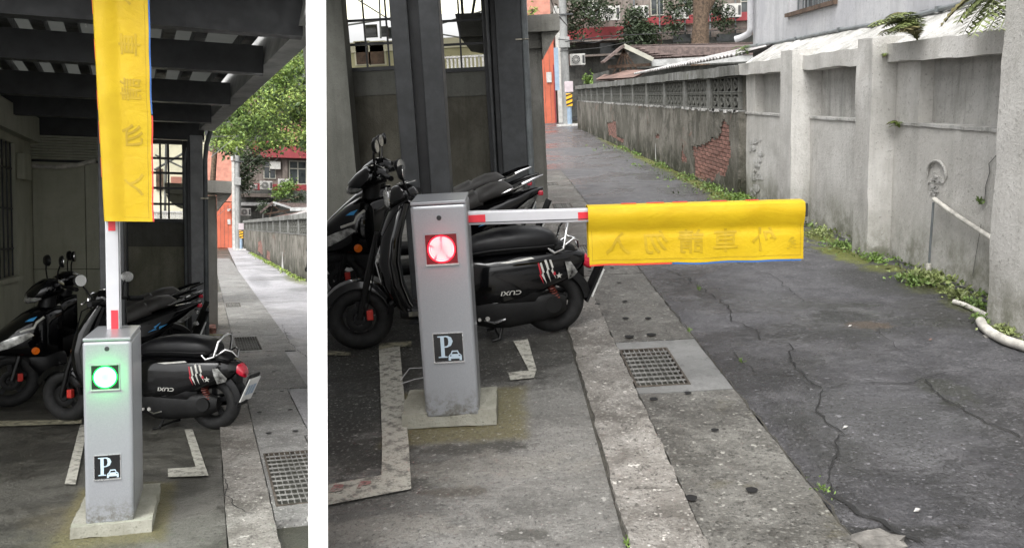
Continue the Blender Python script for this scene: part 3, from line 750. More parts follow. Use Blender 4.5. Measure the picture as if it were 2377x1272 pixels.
o = build('wall_handrail_pipe', MB().tube([(3.14, 6.295, 0.593), (3.14, 6.089, 0.543), (3.14, 5.793, 0.481), (3.14, 5.482, 0.422)], .017, 12), m_pipe_w, smooth=True)
tag(o, 'slanting off-white pipe fixed to the grey-white wall', 'pipe')
o = build('thin_wall_pipe', MB().tube([(3.15, 6.319, 0.564), (3.15, 6.336, 0.27), (3.15, 6.343, 0.064)], .009, 8), m_pipe, smooth=True); tag(o, 'thin grey pipe running down the white wall from the slanting pipe', 'pipe')
o = build('pipe_stub', MB().tube([(3.12, 6.286, 0.11), (3.12, 6.282, -0.008)], .020, 12), m_pipe_w, smooth=True); tag(o, 'short white pipe stub in the weeds at the wall foot', 'pipe')
o = build('ground_pipe', MB().tube([(2.8, 4.979, 0.03), (2.755, 4.87, 0.03), (2.725, 4.734, 0.03), (2.72, 4.575, 0.03), (2.756, 4.434, 0.03), (2.785, 4.205, 0.03)], .028, 12), m_pipe_w, smooth=True); tag(o, 'fat off-white pipe bending along the foot of the nearest pilaster', 'pipe')
o = build('ground_pipe', MB().tube([(2.907, 5.495, 0.02), (2.926, 5.395, 0.02), (2.923, 5.236, 0.02), (2.918, 5.117, 0.02)], .017, 10), m_pipe_w, smooth=True); tag(o, 'thin broken white pipe lying in the moss at the wall foot', 'pipe')

# pale house over the wall
Hh = thing('pale_house', 'pale rendered house rising behind the white boundary wall', 'house', (5.5, 7, 0))
mb = MB(); mb.box(3.62, 8, -2, 9.55, 1.2, 6.5); mb.box(3.62, 8, 11.1, 12.67, 1.2, 6.5); mb.box(3.62, 8, 9.55, 11.1, 1.2, 2.29); mb.box(3.62, 8, 9.55, 11.1, 3.5, 6.5); mb.box(3.9, 8, 9.55, 11.1, 2.29, 3.5)
build('house_wall', mb, m_house, Hh)
wf = build('window', MB().box(3.80, 3.83, 9.6, 11.05, 2.33, 3.5), m_glass, Hh)
build('sill', MB().box(3.57, 3.8, 9.52, 11.13, 2.27, 2.315), m_wood, wf)
for i in range(9): build('window_bar', MB().box(3.70, 3.715, 9.62+i*.175, 9.64+i*.175, 2.315, 3.5), m_pipe, wf)
for z in (2.55, 2.9, 3.2): build('window_bar', MB().box(3.69, 3.70, 9.6, 11.05, z, z+.02), m_pipe, wf)
build('wall_pilaster', MB().box(3.595, 3.62, 6.9, 7.6, 2.02, 6.5), m_house, Hh)
dp = build('downpipe', MB().tube([(3.55,12.55,6.5), (3.55,12.55,2.24), (3.54,12.6,2.18), (3.48,12.75,2.14), (3.40,12.8,2.12)], .045, 12), m_house, Hh, smooth=True)
mb = MB().tube([(3.56, 12.921, 2.011), (3.56, 11.447, 1.986), (3.56, 9.279, 1.99), (3.56, 7.973, 1.97), (3.56, 7.199, 2), (3.56, 6.45, 2.013), (3.56, 5.848, 2.054)], .021, 10)
cn = build('conduit', mb, m_pipe, Hh, smooth=True)
for q in ((3.56, 12.21, 1.996), (3.56, 10.618, 1.982), (3.56, 9.279, 1.99), (3.56, 8.428, 1.968), (3.56, 7.888, 1.974), (3.56, 7.199, 2)): build('pipe_clip', MB().box(3.53, 3.62, q[1]-.015, q[1]+.015, q[2]-.024, q[2]+.024), m_pipe, cn)

# ---------------------------------------------------------------- far end of the right alley
def win(par, x0, x1, z0, z1, y, nx=2, top=None, fm=None):
    fm = fm or m_frame_w
    t = (x1-x0)*.06
    mb = MB()
    mb.box(x0, x1, y-.08, y, z0, z0+t); mb.box(x0, x1, y-.08, y, z1-t, z1); mb.box(x0, x0+t, y-.08, y, z0+t, z1-t); mb.box(x1-t, x1, y-.08, y, z0+t, z1-t)
    for i in range(1, nx):
        x = x0+(x1-x0)*i/nx; mb.box(x-t/2, x+t/2, y-.08, y, z0+t, z1-t)
    if top: mb.box(x0+t, x1-t, y-.085, y-.001, z0+(z1-z0)*top-t/2, z0+(z1-z0)*top+t/2)
    f = build('window', mb, fm, par); build('pane', MB().box(x0+t*.5, x1-t*.5, y-.03, y-.01, z0+t*.5, z1-t*.5), m_glass, f)
    return f
def ac_unit(c, w_, label, grp, d=.5, rz=0):
    """outdoor air conditioner unit: casing, round fan grille, feet"""
    h = w_*.72
    t = thing('air_conditioner', label, 'air conditioner', c, rz, grp, local=True)
    cs_ = build('casing', MB().box(-w_/2, w_/2, 0, d, 0, h), m_ac, t, bevel=.02)
    gx = w_*.08
    build('fan_opening', MB().cyl((gx*0-w_*.1, -.012, h*.5), (-w_*.1, .01, h*.5), h*.40, 24), m_ac_d, t)
    mb = MB()
    for k_ in (.38, .26, .14): mb.torus((-w_*.1, -.025, h*.5), (0,1,0), h*k_, h*.014, 24, 5)
    for i in range(6):
        a = math.pi*i/6; mb.bar((-w_*.1-math.cos(a)*h*.4, -.03, h*.5-math.sin(a)*h*.4), (-w_*.1+math.cos(a)*h*.4, -.03, h*.5+math.sin(a)*h*.4), h*.02, h*.02, (0,1,0))
    build('fan_grille', mb, m_ac, t)
    build('fan_hub', MB().cyl((-w_*.1, -.04, h*.5), (-w_*.1, 0, h*.5), h*.09, 12), m_ac, t)
    build('side_grille', MB().box(w_*.32, w_*.46, -.012, 0, h*.15, h*.85), m_ac_d, t)
    for s in (-1, 1): build('bracket', MB().box(s*w_*.36-.03, s*w_*.36+.03, -.02, d+.25, -.06, 0), m_steel2, t)
    return t
FY = 55
Bf = thing('apartment_block', 'old apartment block with burgundy bands and air conditioners beyond the right hand alley', 'building', (10, FY+3, 0))
build('facade', MB().box((1.891, 55, 7.166)[0], 30, FY, FY+6, -.5, 14), m_flat, Bf)
build('lower_facade', MB().box((2.286, 55, 7.146)[0], 30, FY-.35, FY, -.5, 4.35), m_flat_d, Bf)
a, b = (7.784, 55, 5.339), (16.026, 55, 5.38)
build('burgundy_band', MB().box(a[0], b[0], FY-.22, FY-.001, 5.25, 5.75), m_burg, Bf)
build('burgundy_band', MB().box((1.891, 55, 7.166)[0], (7.784, 55, 5.339)[0]-.01, FY-.20, FY-.001, 4.5, 5.3), m_burg, Bf)
build('ledge', MB().box((3.784, 55, 5.03)[0], (7.771, 55, 4.827)[0], FY-1.6, FY-.36, 4.42, 4.5), m_flat, Bf)
build('ledge', MB().box((7.771, 55, 4.827)[0]+.01, (16.032, 55, 4.405)[0], FY-1.1, FY-.36, 4.7, 4.78), m_tile, Bf)
build('ledge', MB().box((4.024, 55, 4.374)[0], (7.808, 55, 4.18)[0], FY-1.4, FY-.36, 3.55, 3.66), m_flat, Bf)
for q0, q1 in (((9.39, 55, 5.922), (10.199, 55, 6.745)), ((14.909, 55, 5.488), (15.807, 55, 6.461)), ((5.466, 55, 5.968), (6.292, 55, 6.943)), ((11.378, 55, 5.77), (11.944, 55, 6.656)), ((12.838, 55, 5.696), (13.425, 55, 6.581))):
    win(Bf, q0[0], q1[0], q0[2]-.1, q0[2]+1.5, FY-.01, 2, .62)
for q0, q1 in (((6.18, 55, 3.356), (7.092, 55, 4.346)), ((10.692, 55, 4.162), (11.765, 55, 4.623)), ((13.362, 55, 4.077), (14.964, 55, 4.511)), ((4.557, 55, 4.347), (5.687, 55, 4.624))):
    build('dark_opening', MB().box(q0[0], q1[0], FY-.37, FY-.352, q0[2], q1[2]), m_glass, Bf)
for i in range(5): build('wall_pipe', MB().cyl(((8.351, 55, 6.839)[0]+i*1.55, FY-.25, 3.0), ((8.351, 55, 6.839)[0]+i*1.55, FY-.25, 9), .05, 8), m_pipe, Bf)
gr = 'air conditioners on the far block behind the right alley'
ac_unit(((6.738, 54, 5.567)[0], 53.6, (6.738, 54, 5.567)[2]), 1.18, 'largest white air conditioner on the far block, above the vine', gr)
ac_unit(((5.495, 54, 5.831)[0], 53.6, (5.495, 54, 5.831)[2]), .95, 'leftmost air conditioner half hidden by dark leaves on the far block', gr)
ac_unit(((8.564, 54, 5.624)[0], 53.7, (8.564, 54, 5.624)[2]), 1.0, 'air conditioner just right of the hanging vine on the far block', gr)
ac_unit(((10.986, 54, 5.451)[0], 53.7, (10.986, 54, 5.451)[2]), .95, 'air conditioner immediately left of the tree trunk on the far block', gr)
ac_unit(((14.09, 54, 5.393)[0], 53.7, (14.09, 54, 5.393)[2]), 1.1, 'air conditioner near the right end of the far block, by the pale house', gr)
ac_unit(((4.019, 46, 2.85)[0], 46, (4.019, 46, 2.85)[2]), .80, 'low air conditioner beside the utility pole above the old wall', gr)
# sheds behind the old wall
Sh = thing('tiled_shed', 'low shed with brown tiled roof and open timber gable behind the old wall', 'shed', (8, 31, 0))
ap, l_, r_ = (4.156, 30, 2.925), (3.456, 30, 2.423), (5.123, 30, 2.422)
mb = MB().add([ap, (ap[0]+9, 36, ap[2]+.05), (r_[0]+8, 31, r_[2]+.02), r_], [(0,1,2,3)])
build('roof_slope', mb, m_tile, Sh)
t0 = None
for i in range(7):
    for j in range(22):
        u, v = (i+.5)/7, (j+.5)/22
        A = Vector(ap).lerp(Vector((ap[0]+9, 36, ap[2]+.05)), v); B_ = Vector(r_).lerp(Vector((r_[0]+8, 31, r_[2]+.02)), v); P = A.lerp(B_, u)
        if t0 is None:
            t0 = build('roof_tile', MB().box(-.20, .20, -.13, .13, 0, .03), m_tile, Sh, bevel=.01, seg=1); t0.data.transform(Matrix.Translation(Vector(Sh['_o']))); q = t0
        else: q = t0.copy(); C.objects.link(q)
        q.location = P + Vector((0, 0, .03)) - Vector(Sh['_o']); q.rotation_euler = (.05, random.uniform(-.03, .03), random.uniform(-.04, .04)+.3)
build('left_roof_edge', MB().bar(ap, l_, .9, .07), m_tile, Sh)
build('barge_board', MB().bar((ap[0], ap[1]-.3, ap[2]), (r_[0], r_[1]-.3, r_[2]), .1, .14), m_frame_w, Sh)
build('fascia', MB().bar((r_[0], r_[1]-.1, r_[2]-.10), (r_[0]+6.5, r_[1]+1, r_[2]-.08), .06, .22), m_eave, Sh)
build('gable_timber', MB().bar((l_[0]+.2, 30.1, l_[2]-.15), (r_[0], 30.1, r_[2]-.15), .08, .1), m_wood, Sh)
for s in (.2, .35, .5, .65, .8): build('gable_timber', MB().bar((l_[0]+(r_[0]-l_[0])*s, 30.15, l_[2]-.5), (ap[0]+.05, 30.15, ap[2]-.1), .05, .05), m_wood, Sh)
build('shed_wall', MB().box(l_[0]+.3, r_[0]+8, 30.6, 36, 0, l_[2]-.25), m_flat_d, Sh)
Ru = tag(build('rusty_lean_to_roof', MB().add([(3.205, 30, 1.88), (3.597, 24, 1.808), (4.383, 26, 2.019), (4.273, 34, 2.254)], [(0,1,2,3)]).add([(p[0],p[1],p[2]-.05) for p in ((3.205, 30, 1.88), (3.597, 24, 1.808), (4.383, 26, 2.019), (4.273, 34, 2.254))], [(3,2,1,0)]), m_rust), 'rusty brown lean-to roof low over the far part of the old wall', 'roof')
def corrugated(name, A, B, Cc, D, n_, m, amp=.03, parent=None):
    """sheet A-B (near edge) to D-C (far edge) with ridges running A to D"""
    A, B, Cc, D = map(Vector, (A, B, Cc, D)); mb = MB(); vs = []; up = (B-A).cross(D-A).normalized()
    for i in range(n_*4+1):
        t = i/(n_*4); o_ = up*amp*math.sin(i*math.pi/2)
        lo = A.lerp(B, t); hi = D.lerp(Cc, t)
        lo = lo + (lo-hi)*.03*nz(i*.03, 0, 4, 3)
        vs += [lo+o_, hi+o_, lo+o_-up*.02, hi+o_-up*.02]
    for i in range(n_*4):
        a = 4*i; mb_f = [(a, a+4, a+5, a+1), (a+2, a+3, a+7, a+6), (a, a+2, a+6, a+4)]
        mb.f += mb_f
    mb.v = [tuple(v) for v in vs]
    return build(name, mb, m, parent, smooth=50)
Cr = corrugated('corrugated_roof', (3.18, 11.6, 2.03-.16), (3.18, 21, 1.84), (4.3, 22, 2.02), (4.3, 11.8, 2.10), 46, m_sheet, .016)
tag(Cr, 'weathered white corrugated roof sheets sloping above the old wall', 'roof')
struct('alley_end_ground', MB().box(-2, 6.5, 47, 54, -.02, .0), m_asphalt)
# orange building, pole, meter post
Ob = thing('orange_building', 'orange-red clad building at the left end of the right hand alley', 'building', (2.2, 46, 0))
a0, a1 = (0.356, 45, 1.977)[0], (2.741, 45, 0.009)[0]
build('cladding', MB().box(a0, a1, 45, 50, 0, 4.3), m_orange, Ob)
for i in range(6): build('cladding_seam', MB().box(a1-.25-i*.28, a1-.235-i*.28, 44.985, 45, 0.05, 4.3), m_rust, Ob)
build('tiled_front', MB().box(a0, a1-.1, 44.9, 50, 4.31, 9), m_salmon, Ob)
build('frame_strip', MB().box(a1-.07, a1, 44.97, 45, 0.02, 2.9), m_burg, Ob)
build('notice', MB().box((2.315, 44.9, 2.089)[0], (2.575, 44.9, 2.504)[0], 44.93, 44.96, (2.445, 44.9, 2.04)[2], (2.467, 44.9, 2.552)[2]), m_white_paint, Ob)
tag(build('corner_pillar', MB().box((2.839, 45, 1.849)[0], (3.169, 45, 1.832)[0], 44.6, 46, 0, 5.6), m_ac), 'pale pillar beside the orange building', 'pillar')
def utility_pole(x, y, h, r, label, boxz):
    t = thing('utility_pole', label, 'pole', (x, y, 0))
    build('pole', MB().cyl((x, y, 0), (x, y, h), r, 20, r*.8), m_pole, t, smooth=40)
    build('cable_box', MB().box(x-r*1.3, x+r*1.2, y-r-.12, y-r*.9, boxz, boxz+.5), m_pole, t, bevel=.02)
    build('insulator', MB().cyl((x-r*1.8, y-r, boxz+1.6), (x-r*1.8, y-r, boxz+1.95), r*.5, 10), m_white_paint, t)
    build('bracket', MB().bar((x-r*2.2, y-r, boxz+1.55), (x+r*2.2, y-r, boxz+1.55), .06, .06), m_steel2, t)
    return t
utility_pole((3.133, 43, 1.812)[0], 43, 9, .21, 'grey concrete utility pole at the end of the right hand alley', 3.6)
def meter_post(x, y, label, s=1.):
    t = thing('hazard_post', label, 'post', (x, y, 0))
    build('foot', MB().box(x-.6*s, x+.6*s, y-.3*s, y+.3*s, 0, .08), m_white_paint, t)
    build('post', MB().cyl((x, y, .08), (x, y, 1.5*s), .11*s, 14), m_bluegrey, t, smooth=40)
    build('hood', MB().box(x-.18*s, x+.2*s, y-.15*s, y+.15*s, 1.5*s, 1.98*s), m_pinkbox, t, bevel=.02)
    pl = build('hazard_plate', MB().box(x-.14*s, x+.14*s, y-.14*s, y-.12*s, .88*s, 1.45*s), m_hy, t)
    for i in range(3):
        z = .88*s+i*.2*s
        build('black_stripe', MB().prism([(x-.14*s, z+.02), (x+.14*s, z+.12*s), (x+.14*s, min(z+.2*s, 1.45*s)), (x-.14*s, z+.10*s)], lambda p: (p[0], y-.143*s, p[1]), lambda p: (p[0], y-.14*s, p[1])), m_hk, pl)
meter_post((3.043, 40, 0.046)[0], 40, 'post with yellow and black hazard plate at the end of the right hand alley')

# ---------------------------------------------------------------- carport, gate and columns, right
GY = 11.3
def gate_leaf(x0, x1, zs, y, zt, hz, vx, label, m_panel):
    """dark gate leaf: pebbledash panels below, open steel grid above"""
    t = thing('gate_leaf', label, 'gate', ((x0+x1)/2, y, 0))
    build('lower_panel', MB().box(x0+.06, x1-.06, y, y+.06, .05, zs-.34), m_panel, t)
    build('upper_panel', MB().box(x0+.06, x1-.06, y-.008, y+.06, zs-.335, zs-.03), m_dark_conc, t)
    build('backing_board', MB().box(x0+.03, x1-.03, y+.061, y+.069, 0, zs), m_steel, t)
    for a, b in ((x0, x0+.058), (x1-.058, x1)): build('stile', MB().box(a, b, y-.03, y+.07, 0, zt), m_steel, t, bevel=.006)
    build('rail', MB().box(x0+.06, x1-.06, y-.03, y+.07, zs-.028, zs+.02), m_steel, t)
    build('rail', MB().box(x0+.06, x1-.06, y-.03, y+.07, zt-.05, zt), m_steel, t)
    for z in hz: build('grid_bar', MB().box(x0+.06, x1-.06, y, y+.03, z-.015, z+.015), m_steel, t)
    for x in vx: build('grid_bar', MB().box(x-.011, x+.011, y+.001, y+.028, zs+.021, zt-.051), m_steel, t)
    return t
gate_leaf((-2.001, 11.3, 1.916)[0], (-1.229, 11.3, 1.876)[0], (-1.654, 11.3, 1.925)[2], GY, 2.95, [(-1.628, 11.3, 2.227)[2], (-1.603, 11.3, 2.52)[2]], [(-1.69, 11.3, 2.456)[0], (-1.408, 11.3, 2.442)[0]], 'left dark gate leaf with open grid top behind the red-lit cabinet', m_pebble)
gate_leaf((-0.889, 11.3, 1.859)[0], (-0.137, 11.3, 1.82)[0], (-0.504, 11.3, 1.855)[2], GY, 2.95, [(-0.484, 11.3, 2.168)[2], (-0.465, 11.3, 2.457)[2]], [(-0.491, 11.3, 2.395)[0]], 'right dark gate leaf with open grid top beside the steel column', m_pebble)
tag(build('carport_wall', rbox(MB(), ex(10.9)+.02, (-1.884, 10.9, 2.232)[0], 10.9, 11.28, 0, 3.0, .2, .004), m_dark_conc), 'dim grey concrete wall pier at the left edge of the right hand view', 'wall')
tag(build('gate_pier', rbox(MB(), (-1.229, 11.3, 1.876)[0]+.005, (-0.889, 11.3, 1.859)[0]-.005, 11.25, 11.45, 0, 3.0, .2, .004), m_dark_conc), 'dark pier between the two gate leaves behind the red-lit cabinet', 'pillar')
def steel_post(x0, x1, y, h, label, slot=True):
    t = thing('steel_post', label, 'post', ((x0+x1)/2, y+.1, 0))
    wd = x1-x0; d = wd*.9
    build('flange', MB().box(x0, x0+wd*.36, y, y+d, 0, h), m_steel2, t, bevel=.006)
    build('web', MB().box(x0+wd*.36, x1-wd*.42, y+.06, y+d, 0, h), m_steel, t)
    build('flange', MB().box(x1-wd*.42, x1, y, y+d, 0, h), m_steel2, t, bevel=.006)
    build('base_plate', MB().box(x0-.03, x1+.03, y-.03, y+d+.03, 0, .012), m_steel, t)
    return t
steel_post((-0.549, 5.75, 1.314)[0]-.14, (-0.549, 5.75, 1.314)[0]+.175, 5.75, 3.0, 'dark grooved steel post rising just behind the red-lit cabinet')
sc = thing('steel_column', 'dark steel carport column with a grey downpipe, left of the concrete column', 'column', (.1, 11.2, 0))
a, b = (-0.029, 11.1, 2.149)[0], (0.287, 11.1, 2.133)[0]
build('column_shaft', MB().box(a, b, 11.1, 11.4, 0, 3.0), m_steel2, sc, bevel=.008)
build('column_edge', MB().box(a-.06, a-.004, 11.15, 11.35, 0, 3.0), m_steel, sc)
build('downpipe', MB().cyl((b+.04, 11.12, 0), (b+.04, 11.12, 3.0), .042, 14), m_pipe, sc, smooth=40)
for z in ((0.278, 11.1, 2.175)[2], (0.288, 11.1, 0.124)[2]): build('pipe_clip', MB().torus((b+.04, 11.12, z), (0,0,1), .045, .008, 18, 6).box(b-.08, b, 11.07, 11.09, z-.008, z+.008), m_brass, sc)
build('thin_pipe', MB().cyl((a-.10, 11.1, 0), (a-.10, 11.1, 3.0), .02, 10), m_steel2, sc, smooth=40)
build('jamb', MB().box((-0.175, 11.3, 1.822)[0]-.03, b, 11.42, 11.5, 0, 3.0), m_steel, sc)
cc = thing('concrete_gatepost', 'grey concrete gatepost with flared canopy, right of the steel column', 'column', (.5, 12.2, 0))
x0_, x1_ = (0.337, 12, 1.035)[0], (0.55, 12, 1.024)[0]
build('shaft', rbox(MB(), x0_, x1_+.02, 12.0, 12.5, 0, 2.1, .15, .006), m_grey_conc, cc, smooth=50)
zt, zb, xr = (0.778, 12, 2.518)[2], (0.769, 12, 2.307)[2], (0.812, 12, 2.215)[0]
build('canopy_slab', rbox(MB(), x0_-.3, xr, 11.8, 12.7, zb, zt, .2, .006), m_grey_conc, cc, smooth=50)
build('canopy_flare', MB().pxz([(x1_+.021, zb-.004), (xr-.02, zb-.004), (x1_+.021, zb-.36)], 11.85, 12.65), m_grey_conc, cc)
build('gatepost_head', MB().box(x0_-.28, x1_+.02, 11.95, 12.55, 2.101, zb-.002), m_grey_conc, cc)
tag(build('gate_canopy', MB().pxz([(-0.554, 11.9, 2.577)[::2], (-0.028, 11.9, 2.572)[::2], (-0.044, 11.9, 2.28)[::2], (-0.515, 11.9, 2.288)[::2]], 11.7, 12.3).pxz([(-0.515, 11.9, 2.288)[::2], (-0.194, 11.9, 2.282)[::2], (-0.206, 11.9, 2.071)[::2], (-0.388, 11.9, 2.114)[::2]], 11.9, 12.2), m_dark_conc), 'dark concrete hood hanging across the right gate grid', 'canopy')
tag(build('hanging_lamp_rod', MB().tube([(-0.466, 11.9, 2.879), (-0.463, 11.9, 2.573)], .02, 6).tube([(-0.267, 11.9, 2.869), (-0.337, 11.9, 2.566)], .02, 6), m_steel), 'pair of thin rods holding up the dark hood over the right gate', 'rod')
rf = thing('carport_roof', 'steel beamed carport roof over the right hand forecourt', 'roof', (-.6, 8, 2.9))
build('roof_sheet', MB().add([(ex(3.2)+.02,3.2,3.1), (.45,3.2,3.1), (.45,12,3.1), (ex(12)+.02,12,3.1)], [(0,1,2,3)]).add([(ex(3.2)+.02,3.2,3.14), (.45,3.2,3.14), (.45,12,3.14), (ex(12)+.02,12,3.14)], [(3,2,1,0)]), m_roof_dark, rf)
for y in (3.3, 5.3, 7.2, 9.2, 11.2): build('beam', MB().box(ex(y)+.06, .40, y, y+.14, 2.96, 3.09), m_steel, rf)
# bright things beyond the gate grids, right
Cb = thing('cream_house', 'bright cream house seen through the gate grids behind the red-lit cabinet', 'house', (-1.4, 16, 0))
cx0, cx1 = ex(15)+.05, (-0.061, 15, 2.378)[0]
build('house_wall', MB().box(cx0, cx1+.05, 15.3, 16.5, 0, 2.35), m_cream, Cb)
build('house_band', MB().box(cx0, cx1+.05, 15.25, 16.5, 2.352, 2.52), m_cream2, Cb)
for q0, q1 in (((-2.461, 15.2, 2.156), (-2.245, 15.2, 2.523)), ((-2.218, 15.2, 2.143), (-1.981, 15.2, 2.51)), ((-1.695, 15.2, 2.686), (-1.242, 15.2, 2.875))):
    f = build('window', MB().box(q0[0]-.03, q1[0]+.03, 15.27, 15.299, q0[2]-.02, q1[2]+.02), m_cream2, Cb); build('pane', MB().box(q0[0], q1[0], 15.25, 15.268, q0[2], q1[2]), m_wood, f)
for q0, q1 in (((-2.252, 15.2, 2.602), (-2.076, 15.2, 2.777)), ((-1.995, 15.2, 2.603), (-1.889, 15.2, 2.739)), ((-1.866, 15.2, 2.568), (-1.715, 15.2, 2.716))):
    f = build('window', MB().box(q0[0]-.02, q1[0]+.02, 15.2, 15.24, q0[2]-.02, q1[2]+.02), m_pipe, Cb); build('pane', MB().box(q0[0], q1[0], 15.18, 15.198, q0[2], q1[2]), m_glass, f)
build('awning', MB().add([(cx0, 14.2, (-1.738, 14.2, 2.814)[2]), (cx1, 14.2, (-0.373, 14.2, 2.81)[2]), (cx1, 15.2, 3.6), (cx0, 15.2, 3.6)], [(0,1,2,3)]), m_cream2, Cb)
tag(build('awning_frame', MB().tube([(-2.413, 14.1, 2.709), (-1.523, 14.1, 2.794)], .015, 6).tube([(-2.176, 14.1, 3.087), (-1.503, 14.1, 2.623)], .012, 6).tube([(-0.992, 14.1, 2.637), (-0.096, 14.1, 2.852)], .014, 6).tube([(-1, 14.1, 2.519), (-0.193, 14.1, 2.346)], .012, 6).tube([(-1.834, 14.1, 3.135), (-1.861, 14.1, 2.484)], .016, 6), m_flat_d), 'thin dark awning struts crossing the view through the gate grids', 'frame')
bl = thing('balustrade', 'white balustrade seen low through the right gate grid', 'railing', (-.6, 14.6, 0))
bx0, bx1, bz0, bz1 = (-1.08, 14.5, 2.019)[0], (-0.25, 14.5, 1.976)[0], (-0.648, 14.5, 1.928)[2], (-0.632, 14.5, 2.174)[2]
build('rail', MB().box(bx0, bx1, 14.5, 14.58, bz1-.03, bz1), m_white_paint, bl); build('rail', MB().box(bx0, bx1, 14.5, 14.58, bz0, bz0+.03), m_white_paint, bl)
for i in range(13): x = bx0+.03+(bx1-bx0-.06)*i/12; build('baluster', MB().box(x-.016, x+.016, 14.51, 14.57, bz0+.031, bz1-.031), m_white_paint, bl)
build('balustrade_base', MB().box(bx0, bx1, 14.45, 14.65, 0, bz0-.002), m_dark_conc, bl)

# ---------------------------------------------------------------- scooters
def wheel(par, name, x, r=.205, tw=.052, disc=True):
    g = build(name, MB().torus((x, 0, r), (0,1,0), r-tw, tw, 36, 12), m_tyre, par, smooth=True)
    mb = MB().torus((x, 0, r), (0,1,0), r-tw*1.75, .014, 30, 8)
    mb.cyl((x, -.05, r), (x, .05, r), .035, 14)
    for i in range(5):
        a = 2*math.pi*i/5+.3; mb.bar((x+.02*math.cos(a), 0, r+.02*math.sin(a)), (x+(r-tw*1.7)*math.cos(a), 0, r+(r-tw*1.7)*math.sin(a)), .035, .02, (0,1,0))
    build('rim', mb, m_rim, g, smooth=40)
    if disc:
        build('brake_disc', MB().torus((x, .045, r), (0,1,0), .062, .02, 24, 6, .12), m_engine, g, smooth=True)
        build('brake_caliper', MB().box(x-.085, x-.045, .035, .075, r-.01, r+.055), m_red_part, g, bevel=.006)
    return g
def mirror(par, root, head, facing, rx=.058, rz=.045):
    """stalk and oval head; facing: direction the glass looks"""
    root, head, fd = Vector(root), Vector(head), Vector(facing).normalized()
    s = build('mirror', MB().tube([root, root.lerp(head, .5)+Vector((.015,0,.01)), head-fd*.015], .0065, 8), m_matt, par, smooth=True)
    a = fd.cross(Vector((0,0,1))).normalized(); b = a.cross(fd)
    rings = []
    for k_, d in ((.35, -.035), (.8, -.028), (1.0, -.012), (1.0, 0)):
        rings.append([head + fd*d + a*math.cos(2*math.pi*i/22)*rx*k_ + b*math.sin(2*math.pi*i/22)*rz*k_ for i in range(22)])
    build('mirror_shell', MB().rings(rings), m_matt, s, smooth=50)
    build('mirror_glass', MB().rings([[head + fd*d + a*math.cos(2*math.pi*i/22)*rx*.93 + b*math.sin(2*math.pi*i/22)*rz*.93 for i in range(22)] for d in (.001, .004)]), m_mirror, s)
def interp(st, x):
    st = sorted(st)
    for a, b in zip(st[:-1], st[1:]):
        if a[0] <= x <= b[0]:
            t = (x-a[0])/(b[0]-a[0]); return [a[i]+(b[i]-a[i])*t for i in range(6)]
    return st[0] if x < st[0][0] else st[-1]
def surf_y(st, x, z, off=.003):
    q = interp(st, x); k_ = min(.98, abs(z-q[2])/max(q[4], 1e-4)); return q[1] + q[3]*(1-k_**q[5])**(1/q[5]) + off
def decal(name, polys, st, m, par, off=.003):
    mb = MB()
    for p in polys:
        # fan with mid points so the print follows the curved panel
        n_ = len(p); pts = []
        for i in range(n_):
            a, b = p[i], p[(i+1) % n_]; pts += [a, ((a[0]+b[0])/2, (a[1]+b[1])/2)]
        cx_, cz_ = sum(q[0] for q in pts)/len(pts), sum(q[1] for q in pts)/len(pts)
        vs = [(cx_, surf_y(st, cx_, cz_, off), cz_)] + [(x, surf_y(st, x, z, off), z) for x, z in pts]
        mb.add(vs, [(0, i+1, (i+1) % len(pts)+1) for i in range(len(pts))])
    return build(name, mb, m, par)
def arc(x, z, r, a0, a1, n_): return [(x+r*math.cos(R(a0+(a1-a0)*i/n_)), z+r*math.sin(R(a0+(a1-a0)*i/n_))) for i in range(n_+1)]
def fender(par, name, x, z, r, a0, a1, hw, m, th=.012, n_=14):
    mb = MB(); rings = []
    for (px, pz) in arc(x, z, r, a0, a1, n_):
        d = Vector((px-x, 0, pz-z)).normalized(); rg = []
        for y, k_ in ((-hw, -.045), (-hw*.8, -.008), (0, 0), (hw*.8, -.008), (hw, -.045)):
            p = Vector((px, 0, pz)) + d*k_; rg.append((p.x, y, p.z))
        for y, k_ in ((hw, -.045), (hw*.8, -.008), (0, 0), (-hw*.8, -.008), (-hw, -.045)):
            p = Vector((px, 0, pz)) + d*(k_-th); rg.append((p.x, y*.97, p.z))
        rings.append(rg)
    mb.rings(rings); return build(name, mb, m, par, smooth=50)
def handlebar(t, x, z, half, tilt=.0, grip_m=None):
    hb = build('handlebar', MB().tube([(x-.07, -half, z-.01), (x-.03, -half*.5, z), (x, 0, z), (x-.03, half*.5, z), (x-.07, half, z-.01)], .012, 8), m_matt, t, smooth=True)
    for s in (-1, 1):
        build('grip', MB().tube([(x-.055, s*half*.62, z-.004), (x-.08, s*half*1.08, z-.012)], .019, 12), m_matt, hb, smooth=40)
        build('brake_lever', MB().tube([(x-.01, s*half*.55, z), (x+.01, s*half*.8, z-.005), (x-.01, s*half*1.05, z-.012)], .006, 6), m_chrome, hb, smooth=True)
